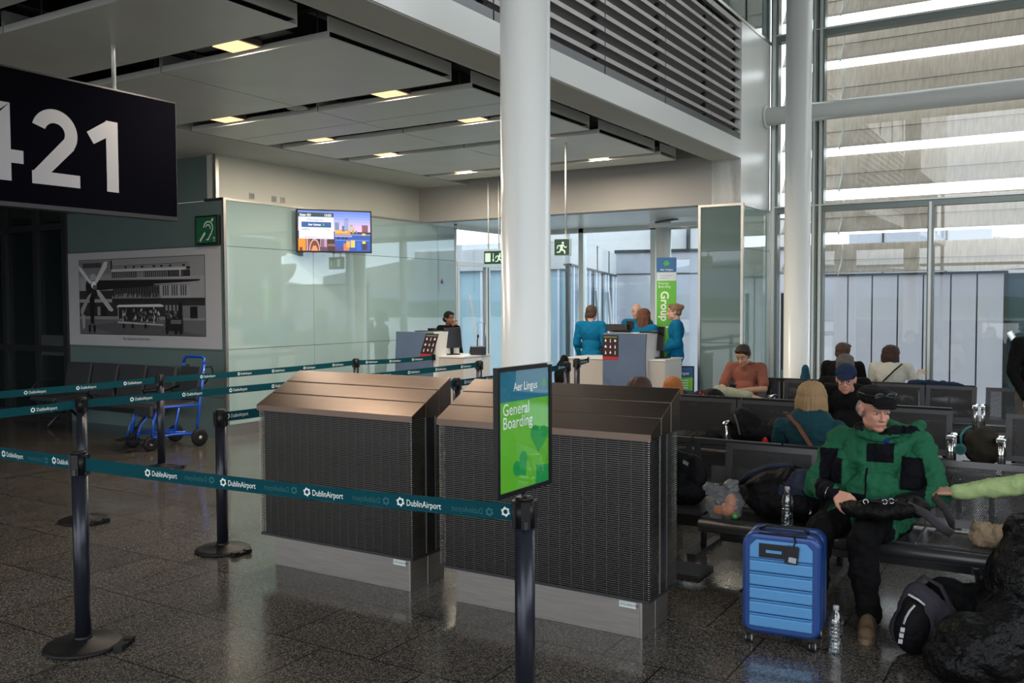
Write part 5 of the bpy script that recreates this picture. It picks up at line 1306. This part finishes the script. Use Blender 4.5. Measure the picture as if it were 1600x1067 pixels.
# --- blonde woman, back to the viewer, on the bench behind
t, j, R = person('person with blonde bobbed hair, dark teal top and brown strap, seen from behind', (-1.465,6.14,0), PI, SIT, vox=.009, top=dteal, top_name='sweater', legs=navy, shoe=shoe_b, hair=('long',(.25,.160,.078)), eyes=False, J=dict(head=(0,-.03,1.05), neck=(0,.0,.95), shL=(.175,.02,.87), shR=(-.175,.02,.87)))
B().tube([(.12,.10,1.00-.04),(.04,.165,.90),(-.05,.165,.76),(-.12,.13,.62)], .022, cloth('strap_brown', (.12,.05,.03)), 8, flat=(1,.2)).build('shoulder_strap', None, t)
person('person with brown hair barely showing above the right-hand slatted unit', (-2.70,6.16,0), PI, SIT, dict(head=(0,-.03,1.03), neck=(0,0,.93)), vox=.012, top=black, legs=navy, shoe=shoe_b, hair=('bob',(.045,.022,.015)), eyes=False)
# --- second row: man in navy cap
t, j, R = person('person in a navy baseball cap and black jacket seated behind the green jacket, looking down', (-1.60,8.0,0), 0, SIT, dict(head=(.0,-.12,1.055), neck=(0,-.04,.955), belly=(0,-.03,.66)), vox=.009, skin=SK_B, top=black, legs=black, shoe=shoe_b, hair=('fringe_under_cap',(.20,.19,.18)), pitch=.16, yaw=.12, build=1.1)
hc = j['head']; P = lambda x,y,z: hc+R@V((x,y,z))
b = B(); b.ell(P(0,.008,.060), (.086,.104,.078), None, R); b.ell(P(0,-.115,.048), (.068,.062,.010), None, R@Rx(.25)); remeshed(b, 'baseball_cap', .007, cloth('cap_navy', (.012,.022,.055)), t)
b = B()
for s_ in (-1,1): b.tube([P(s_*.032+.022*math.cos(a),-.096,-.002+.015*math.sin(a)) for a in [k*PI/7 for k in range(14)]], .0018, m_darkmetal, 6, closed=True)
b.build('spectacles', None, t)
person('person with ginger hair, low behind the second row beside the clover print bag', (-3.42,8.72,0), PI, SIT, dict(head=(0,.06,.83), neck=(0,.02,.74), chest=(0,-.06,.66), belly=(0,-.14,.56), pelvis=(0,-.22,.52), hipL=(.09,-.24,.5), hipR=(-.09,-.24,.5), shL=(.15,0,.70), shR=(-.15,0,.70), elL=(.2,-.1,.56), elR=(-.2,-.1,.56), wrL=(.1,-.3,.6), wrR=(-.1,-.3,.6), knL=(.1,-.60,.5), knR=(-.1,-.60,.5), anL=(.1,-.62,.09), anR=(-.1,-.62,.09), ftL=(.1,-.76,.035), ftR=(-.1,-.76,.035)), vox=.012, top=navy, legs=black, shoe=shoe_b, hair=('bob',(.28,.095,.025)), eyes=False)
person('person with short grey hair facing away, directly behind the navy cap', (-1.80,8.82,0), PI, SIT, dict(head=(0,-.02,1.09)), vox=.012, top=black, legs=black, shoe=shoe_b, hair=('short',(.085,.075,.07)), eyes=False)
# --- third row
rust = cloth('rust_polo', (.21,.075,.052)); sage = cloth('sage_trousers', (.24,.26,.19))
t, j, R = person('person in rust polo shirt and sage trousers seated with crossed legs', (-3.22,10.38,0), 0, SIT, dict(head=(0,-.10,1.085), neck=(0,-.03,.98), wrL=(-.02,-.30,.70), wrR=(-.10,-.30,.695), elL=(.25,-.10,.72), elR=(-.25,-.08,.72),
    knR=(-.20,-.36,.70), anR=(.17,-.42,.66), ftR=(.31,-.44,.62), knL=(.12,-.45,.54)), vox=.008, skin=SK_T, top=rust, top_name='polo_shirt', sleeve='short', legs=sage, shoe=shoe_b, hair=('short',(.022,.014,.010)), pitch=.42, yaw=-.10)
b = B().tube([(.07*math.cos(a), .01-.066*math.sin(a)-.03, 1.0+.006*math.sin(a)) for a in [k*2*PI/16 for k in range(16)]], .014, rust, 8, closed=True); b.build('collar', None, t)
B().box((-.04,-.36,.74), (.07,.12,.01), m_scr, Rx(.5)).build('held_phone', None, t)
cream = cloth('cream_top', (.50,.49,.42))
t, j, R = person('person with dark bobbed hair in a cream top facing the window', (-1.77,11.16,0), PI, SIT, dict(head=(0,-.04,1.075), wrR=(-.27,-.24,.86), elR=(-.26,-.05,.74)), vox=.010, top=cream, top_name='blouse', legs=navy, shoe=shoe_b, hair=('bob',(.035,.016,.012)), yaw=-.6, eyes=False)
B().tube([(-.13,.10,1.0),(-.06,.155,.93),(.06,.16,.80),(.15,.13,.66)], .020, black, 8, flat=(1,.2)).build('shoulder_strap', None, t)
person('person with short brown hair in black, facing the window beside the cream top', (-2.30,11.16,0), PI, SIT, dict(head=(0,-.02,1.095)), vox=.010, top=black, legs=black, shoe=shoe_b, hair=('short',(.06,.030,.020)), eyes=False, build=1.1, yaw=-.3)
# --- standing at the right edge
greyt = cloth('grey_trousers', (.10,.095,.090))
t, j, R = person('person in black top and grey trousers bending at the right edge of the photo', (-.30,9.3,0), .9, STAND, dict(), s=.95, vox=.010, top=black, legs=greyt, shoe=shoe_b, hair=('short',(.05,.025,.018)), yaw=-.5, pitch=.3, eyes=False)
# --- airline staff
def staff(label, loc, rz, hair, J={}, **k):
    k.setdefault('top', teal_u); t, j, R = person(label, loc, rz, STAND, J, vox=.011, top_name='uniform_jacket', legs_name='skirt' if k.pop('skirt',False) else 'trousers', legs=k.pop('legs',teal_u), shoe=shoe_b, hair=hair, group=None, **k)
    return t
staff('person in teal uniform jacket with black trousers, left of the boarding desk', (-6.02,12.0,0), PI+.1, ('short',(.075,.045,.03)), dict(elL=(.23,.02,1.12), elR=(-.23,.02,1.12), wrL=(.12,-.2,1.05), wrR=(-.12,-.2,1.05)), s=.985, legs=black, eyes=False)
staff('person in brighter teal uniform mostly hidden behind another person in teal', (-6.42,12.75,0), PI+.2, ('short',(.10,.06,.04)), s=.94, top=teal_b)
staff('person with bald grey head in teal uniform standing behind the boarding desk', (-5.58,12.65,0), .25, ('balding',(.40,.38,.36)), s=1.0, legs=black)
staff('person with auburn long hair in teal uniform seen from behind at the boarding desk', (-5.27,12.2,0), PI-.15, ('long',(.115,.048,.026)), s=.955, eyes=False, legs=teal_u)
staff('person with a high bun in teal skirt suit by the Group 1 banner', (-4.80,12.22,0), -1.20, ('bun',(.19,.12,.07)), dict(wrL=(.12,-.26,1.02), wrR=(-.12,-.26,1.02), elL=(.20,.04,1.12), elR=(-.20,.04,1.12)), s=1.0, skirt=True)
t, j, R = person('person in black with dark hair in a low bun behind the left gate desk', (-8.54,11.95,0), PI/2-.35, STAND, dict(wrR=(-.05,-.16,1.44), elR=(-.20,-.10,1.18)), s=.93, vox=.010, skin=SK_D, top=black, top_name='jacket', legs=black, shoe=shoe_b, hair=('low_bun',(.008,.006,.006)))
# ------------------------------------------------------------------ luggage and loose things
def suitcase():
    t = empty('suitcase', (-1.215,4.585,0), .10, 'blue hard-shell cabin suitcase standing in front of the bench', 'suitcase')
    sh = mat('suitcase_blue', (.070,.25,.52), .30, metal=.25, coat=.2); sd = mat('suitcase_deep_blue', (.008,.045,.20), .32, metal=.2)
    w, h, d = .375, .50, .24; z0 = .055
    def rr(w_, h_, r, n=6):
        P = []
        for cx,cy,a in ((w_/2-r,h_-r,0),(-w_/2+r,h_-r,PI/2),(-w_/2+r,r,PI),(w_/2-r,r,1.5*PI)):
            P += [(cx+r*math.cos(a+PI/2*k/n), cy+r*math.sin(a+PI/2*k/n)) for k in range(n+1)]
        return P
    B().prism([(x,z+z0) for x,z in rr(w,h,.055)], 'y', -d/2, -.006, sd, True).prism([(x,z+z0) for x,z in rr(w,h,.055)], 'y', .006, d/2, sd, True).build('shell', None, t, bevel=.016)
    B().prism([(x*.985,z*.99+z0+.002) for x,z in rr(w,h,.055)], 'y', -.006, .006, m_plas, True).build('zip_band', None, t)
    b = B(); W2 = w-.075
    lo, hi = z0+.030, z0+h-.125
    n = 5; ph = (hi-lo)/n
    for i in range(n):
        za, zb = lo+i*ph+.007, lo+(i+1)*ph-.007
        b.prism([(-d/2-.0,za-.004),(-d/2-.010,za+.004),(-d/2-.010,zb-.004),(-d/2-.0,zb+.004)], 'x', -W2/2, W2/2, sh)
        b.box((0,-d/2-.004,zb+.007), (W2,.006,.004), sh)
    b.prism([(-W2/2,hi+.008),(W2/2,hi+.008),(W2/2,z0+h-.06),(W2/2-.03,z0+h-.028),(-W2/2+.03,z0+h-.028),(-W2/2,z0+h-.06)], 'y', -d/2-.009, -d/2, sh)
    b.build('front_ribs', None, t, bevel=.002)
    b = B().prism([(-.105,hi+.012),(.075,hi+.012),(.085,hi+.03),(.085,hi+.082),(-.105,hi+.082)], 'y', -d/2-.013, -d/2-.002, m_plas)
    b.build('lock_plate', None, t, bevel=.003)
    o = B().bb((-.07,-d/2-.016,hi+.038),(.005,-d/2-.010,hi+.052), sh).build('latch', None, t)
    B().tube([(-.12,-.02,z0+h+.004),(-.09,-.02,z0+h+.022),(.09,-.02,z0+h+.022),(.12,-.02,z0+h+.004)], .012, m_plas, 10, flat=(1,.6)).tube([(-.11,-.10,z0+h-.0),(.12,-.11,z0+h+.004)], .007, m_plas, 8).build('carry_handle', None, t)
    b = B().box((.055,-d/2-.024,hi+.040), (.060,.006,.085), m_plas, Ry(.12)).tube([(.06,-d/2-.02,hi+.08),(.07,-d/2-.02,z0+h-.02),(.06,-.11,z0+h+.005)], .004, m_plas, 6); b.box((.058,-d/2-.028,hi+.018), (.036,.002,.026), ink('#9aa0a6'), Ry(.12)).build('luggage_tag', None, t)
    for x in (-w/2+.035, w/2-.035):
        for y in (-d/2+.012, d/2-.02):
            b = B().cyl((x-.011,y,.026),(x+.011,y,.026), .026, m_rub, 22).cyl((x-.0125,y,.026),(x+.0125,y,.026), .017, mat('caster_hub', (.40,.40,.42), .4), 16).cyl((x,y-.014,.028),(x,y-.004,.028), .017, mat('caster_hub', (.40,.40,.42), .4), 16).box((x,y+.01,.058), (.046,.04,.022), m_plas)
            b.build('wheel', None, t)
suitcase()
m_clear = glass_mat('clear_plastic', (.90,.93,.94), .12, .02, 2.2)
def bottle(loc, h, label, ribs=True, cap=None, water=0.0, r=.034):
    t = empty('water_bottle', loc, 0, label, 'bottle'); k = h/.23
    prof = [(.0,.002),(r*.85,.0),(r,.008)]
    for i in range(7):
        z = .02+.018*i*k; prof += [(r,z),(r*.93,z+.005*k),(r,z+.010*k)]
    prof += [(r,.15*k),(r*.9,.168*k),(r*.55,.195*k),(r*.36,.205*k),(r*.36,.215*k)]
    B().lathe(prof, (0,0,0), m_clear, 28).build('body', None, t)
    B().lathe([(r*.42,.206*k),(r*.42,.223*k),(r*.38,.228*k),(0,.228*k)], (0,0,0), cap or mat('bottle_cap_clear', (.35,.36,.38), .3), 20).build('cap', None, t)
    if water:
        B().lathe([(r*.8,.004),(r*.95,.012),(r*.90,.012+water*h)], (0,0,0), glass_mat('water', (.86,.90,.92), .08, 0, 3), 24).build('water', None, t)
    return t
bottle((-.955,4.535,0), .235, 'clear plastic water bottle standing on the floor right of the blue suitcase', water=.3)
bottle((-1.36,5.17,.427), .235, 'clear plastic water bottle standing on the bench edge above the blue suitcase', water=.5)
t = empty('red_bottle', (-2.29,7.96,.427), 0, 'small red metal bottle standing on the second-row seat', 'bottle')
B().lathe([(0,0),(.030,.0),(.031,.01),(.031,.10),(.022,.125)], (0,0,0), mat('red_metal', (.45,.012,.014), .25, metal=.5), 24).build('body', None, t)
B().lathe([(.016,.122),(.016,.145),(.008,.15),(.006,.175),(0,.178)], (0,0,0), m_plas, 18).build('cap', None, t)
# thin plastic bag with oranges inside
t = empty('plastic_bag', (-1.745,5.22,.427), 0, 'thin grey translucent plastic carrier bag with orange fruit inside, on the bench', 'bag')
def film_mat():
    m = bpy.data.materials.new('grey_film'); m.use_nodes = True; q = m.node_tree; q.nodes.clear()
    o = q.nodes.new('ShaderNodeOutputMaterial'); mx = q.nodes.new('ShaderNodeMixShader'); mx.inputs[0].default_value = .28
    tr = q.nodes.new('ShaderNodeBsdfTransparent'); tr.inputs[0].default_value = (.75,.76,.78,1); p = q.nodes.new('ShaderNodeBsdfPrincipled')
    p.inputs['Base Color'].default_value = (.30,.31,.33,1); p.inputs['Roughness'].default_value = .25; p.inputs['IOR'].default_value = 1.8
    q.links.new(tr.outputs[0], mx.inputs[1]); q.links.new(p.outputs[0], mx.inputs[2]); q.links.new(mx.outputs[0], o.inputs[0]); return m
b = B(); b.ell((0,0,.07),(.105,.075,.078)); b.ell((.02,0,.12),(.075,.055,.06)); b.ell((-.06,.0,.155),(.045,.028,.045)); b.ell((.05,.0,.185),(.038,.026,.050)); b.ell((-.02,.0,.15),(.06,.03,.03)); b.ell((-.085,0,.17),(.03,.02,.022))
remeshed(b, 'film', .006, film_mat(), t, wrinkle=.020, wscale=24, smooth=2)
om = mat('orange_wrap', (.85,.24,.02), .5); gm = mat('green_wrap', (.05,.28,.05), .5)
for p_, r_, m_ in (((.03,-.02,.055),(.045,.035,.04),om),((.045,-.005,.105),(.032,.03,.04),om),((-.02,-.015,.045),(.04,.03,.03),om),((.075,-.02,.025),(.02,.025,.022),gm)):
    B().ell(p_, r_, m_).build('fruit', None, t)
def soft(name, label, cat, loc, rz, ells, m, vox=.009, wrk=.012, ws=12, part=None, seed=0):
    t = empty(name, loc, rz, label, cat); b = B()
    for e_ in ells:
        if len(e_) == 2: b.ell(e_[0], e_[1])
        elif len(e_) == 3: b.ell(e_[0], e_[1], None, Euler(e_[2]).to_matrix())
        else: b.cap(*e_[:4])
    remeshed(b, part or 'body', vox, m, t, wrinkle=wrk, wscale=ws, seed=seed); return t
bk = cloth('backpack_black', (.0025,.0025,.0035), .7); bn = cloth('backpack_navy', (.020,.026,.045), .7); bg = cloth('backpack_grey', (.030,.028,.038), .75)
# big backpack lying on the first seat
t = soft('backpack', 'large black and navy backpack slumped on the bench left of the seated man', 'backpack', (-1.46,5.36,.427), 0,
    [((0,0,.11),(.20,.14,.11)),((-.05,.0,.17),(.15,.12,.10),(0,-.3,0)),((.09,.0,.20),(.13,.11,.12)),((.13,-.02,.12),(.10,.12,.12))], bk, .008, .012, 14)
b = B().tube([(-.21,-.06,.20),(-.14,-.10,.27),(-.02,-.11,.325),(.10,-.10,.345)], .030, bn, 10, flat=(1,.45)); b.build('shoulder_strap', None, t)
b = B(); b.ell((.135,-.045,.215),(.085,.085,.10),None,Euler((0,.5,0)).to_matrix()); b.ell((.07,-.09,.17),(.06,.04,.07)); remeshed(b, 'side_pocket', .008, bn, t, wrinkle=.010, wscale=18)
B().tube([(.20,-.11,.10),(.215,-.125,.085),(.205,-.13,.07)], .006, m_chrome, 8).tube([(.06,-.115,.24),(.17,-.13,.20),(.215,-.10,.12)], .012, m_plas, 8, flat=(1,.3)).build('buckle', None, t)
t = soft('shopping_bag', 'black bag with two small white marks, at the left end of the bench', 'bag', (-2.17,5.44,.0), 0,
    [((0,.06,.60),(.20,.07,.16)),((0,.04,.50),(.22,.10,.10)),((.13,.06,.58),(.09,.06,.16)),((-.13,.06,.58),(.09,.06,.16))], bk, .010, .008, 9)
for x in (-.125,.105):
    a = Art()
    for k in range(4): a.line([(k*.009,.03-k*.004),(k*.009+.006,.052-k*.004)],.004,ink('#c9ccd0'))
    a.build('white_mark', t, (x,-.048,.665), (1,0,0), (0,0,1))  # small pale slanted dashes on the bag front
_st = B().bb((-.32,-.18,.405),(.28,.16,.427), m_bframe).bb((-.30,-.1,.0),(-.26,.1,.405), m_bframe).bb((-.32,-.15,0),(.24,.12,.02), m_bframe).build('side_table', None, None)
o = _st; o.location = (-2.17,5.46,0); tag(o, 'low dark grey side table at the left end of the nearest bench', 'table')
# floor luggage at right
t = soft('backpack', 'dark grey and black backpack with white stripe dashes standing on the floor', 'backpack', (-.60,4.74,0), .25,
    [((0,0,.13),(.155,.10,.13)),((0,.01,.22),(.115,.085,.13)),((-.02,.01,.30),(.07,.06,.07)),((.06,.03,.15),(.13,.10,.14))], bg, .008, .006, 10, 'shell')
b = B(); b.ell((-.045,-.055,.14),(.095,.065,.13)); b.ell((-.045,-.045,.23),(.06,.055,.09)); remeshed(b, 'front_pocket', .008, bk, t, wrinkle=.003)
wm = ink('#b8b8be')
b = B(); C = [(-.045,-.112,.285),(-.070,-.118,.255),(-.088,-.121,.22),(-.098,-.124,.185)]
b.tube([(x,y+.012,z) for x,y,z in C], .010, wm, 8, flat=(1,.4)); 
for z,x,y in ((.155,-.103,-.112),(.125,-.108,-.112),(.092,-.112,-.108)): b.box((x,y,z),(.020,.010,.022), wm, Ry(.12))
b.build('reflective_stripe', None, t); b = B(); b.tube([(-.075,-.085,.335),(-.030,-.100,.315),(.0,-.098,.290)], .012, wm, 8, flat=(1,.4)); b.build('reflective_stripe', None, t)
t.scale = (.93,.93,.92)
B().tube([(.050,-.10,.22),(.058,-.118,.13)], .003, m_plas, 6).box((.058,-.122,.115), (.012,.005,.02), m_chrome).box((.056,-.122,.075), (.008,.004,.07), wm).build('zip_puller', None, t)
B().tube([(-.05,.05,.33),(.02,.10,.38),(.10,.09,.34),(.14,.05,.26),(.16,.0,.18)], .018, bg, 8, flat=(1,.35)).build('shoulder_strap', None, t)
soft('duffel_bag', 'black duffel bag lying behind the striped backpack, under the bench front', 'bag', (-.34,5.02,0), .1, [((0,0,.15),(.28,.15,.15)),((-.18,0,.20),(.12,.12,.11)),((.15,0,.2),(.15,.14,.13))], bk, .010, .008, 9)
pl = mat('black_film', (.0015,.0015,.002), .5, spec=.2, bump=.9, bscale=22, bdist=.03)
soft('bin_liner_bag', 'shiny black crumpled plastic bag on the floor in the bottom right corner', 'bag', (-.33,4.50,0), 0, [((0,0,.15),(.20,.17,.16)),((.10,.03,.24),(.12,.12,.12)),((-.06,-.03,.10),(.17,.16,.11))], pl, .009, .012, 11, seed=3)
soft('coat', 'black padded coat heaped at the right edge of the photo', 'coat', (-.16,4.84,0), .2, [((0,0,.30),(.20,.18,.32)),((.06,.05,.52),(.17,.15,.16)),((-.06,-.05,.20),(.18,.18,.2)),((.02,.06,.62),(.12,.10,.09))], pl, .010, .012, 10, seed=9)
soft('beige_cloth', 'crumpled beige cloth lying on the bench seat at right', 'cloth', (-.36,5.33,.427), 0, [((0,0,.045),(.085,.06,.05)),((-.03,.01,.07),(.05,.045,.04)),((.04,.0,.06),(.045,.05,.045))], cloth('beige', (.30,.225,.15)), .006, .020, 26)
# second row
t = soft('backpack', 'black backpack on the second-row seat beside the red bottle', 'backpack', (-2.50,8.02,.427), 0, [((0,0,.16),(.14,.10,.16)),((.16,.02,.11),(.22,.11,.10)),((-.02,0,.24),(.10,.08,.09)),((.30,.02,.14),(.10,.09,.12))], bk, .010, .008, 12)
B().tube([(-.06,-.09,.28),(-.02,-.12,.2),(.0,-.115,.1)], .012, cloth('strap_light', (.06,.06,.065)), 8, flat=(1,.3)).build('shoulder_strap', None, t)
t = soft('flat_bag', 'flat black bag on the leftmost second-row seat', 'bag', (-2.92,7.98,.427), 0, [((0,0,.05),(.24,.14,.05)),((.08,0,.06),(.14,.12,.05))], bk, .010, .006, 12)
t = soft('backpack', 'black backpack with white clover and red marks behind the second row', 'backpack', (-3.10,8.62,.44), PI, [((0,0,.20),(.20,.12,.20)),((-.10,0,.30),(.14,.10,.12)),((.1,0,.2),(.12,.10,.17))], bk, .010, .006, 10)
a = Art(); wk, rd = ink('#c8ccca'), ink('#9a1f2a')
for k in range(3):
    q = PI/2+k*2*PI/3; a.arc(.0+.028*math.cos(q),.0+.028*math.sin(q),.022,.010,0,2*PI,wk,12)
a.line([(0,0),(.03,-.05)],.010,wk); [a.rect(.07+.028*k,.07-.013*k,.088+.028*k,.094-.013*k,rd) for k in range(5)]
o = a.build('clover_print', t, (.06,.124,.30), (-1,0,0), (0,0,1)); o['label'] = 'white clover outline with red marks'
t = soft('backpack', 'olive-black backpack with teal headphones hung on it, on the backless seat', 'backpack', (-.60,8.02,.427), 0, [((0,0,.13),(.13,.10,.14)),((.02,0,.19),(.10,.09,.10)),((.05,.01,.10),(.12,.10,.10))], cloth('olive_black', (.028,.024,.016)), .010, .010, 12)
t = empty('headphones', (-.74,7.93,.55), 0, 'teal over-ear headphones hanging on the backpack', 'headphones')
th = mat('teal_plastic', (.015,.12,.12), .4)
B().tube([(.0,.0,.02),(.0,.0,.10),(.03,.02,.15),(.07,.04,.17)], .010, th, 10).build('headband', None, t)
B().cyl((-.0,-.035,-.01),(.0,.02,-.01), .042, th, 24).cyl((.0,-.040,-.01),(.0,-.03,-.01), .030, mat('teal_dark', (.008,.06,.06), .4), 20).build('ear_cup', None, t)
soft('folded_jacket', 'navy jacket folded over the back of the third-row bench', 'jacket', (-1.30,10.68,.80), 0, [((0,0,.02),(.20,.05,.035)),((.16,0,.015),(.16,.05,.03)),((-.12,.0,.02),(.10,.05,.03)),((.05,-.04,-.05),(.16,.02,.07))], cloth('jacket_navy', (.012,.022,.05)), .009, .014, 16)
t = soft('tote_bag', 'teal and black bag at the left end of the window-facing bench', 'bag', (-2.72,11.1,.427), 0, [((0,0,.25),(.06,.12,.25)),((0,0,.45),(.04,.08,.08))], cloth('tote_teal', (.01,.06,.09)), .010, .006, 10)
t = soft('carry_bag', 'black bag beside the legs of the staff left of the boarding desk', 'bag', (-6.35,11.72,.0), 0, [((0,0,.60),(.12,.12,.28)),((0,0,.25),(.11,.11,.25)),((.03,0,.85),(.06,.06,.10))], bk, .012, .008, 8)
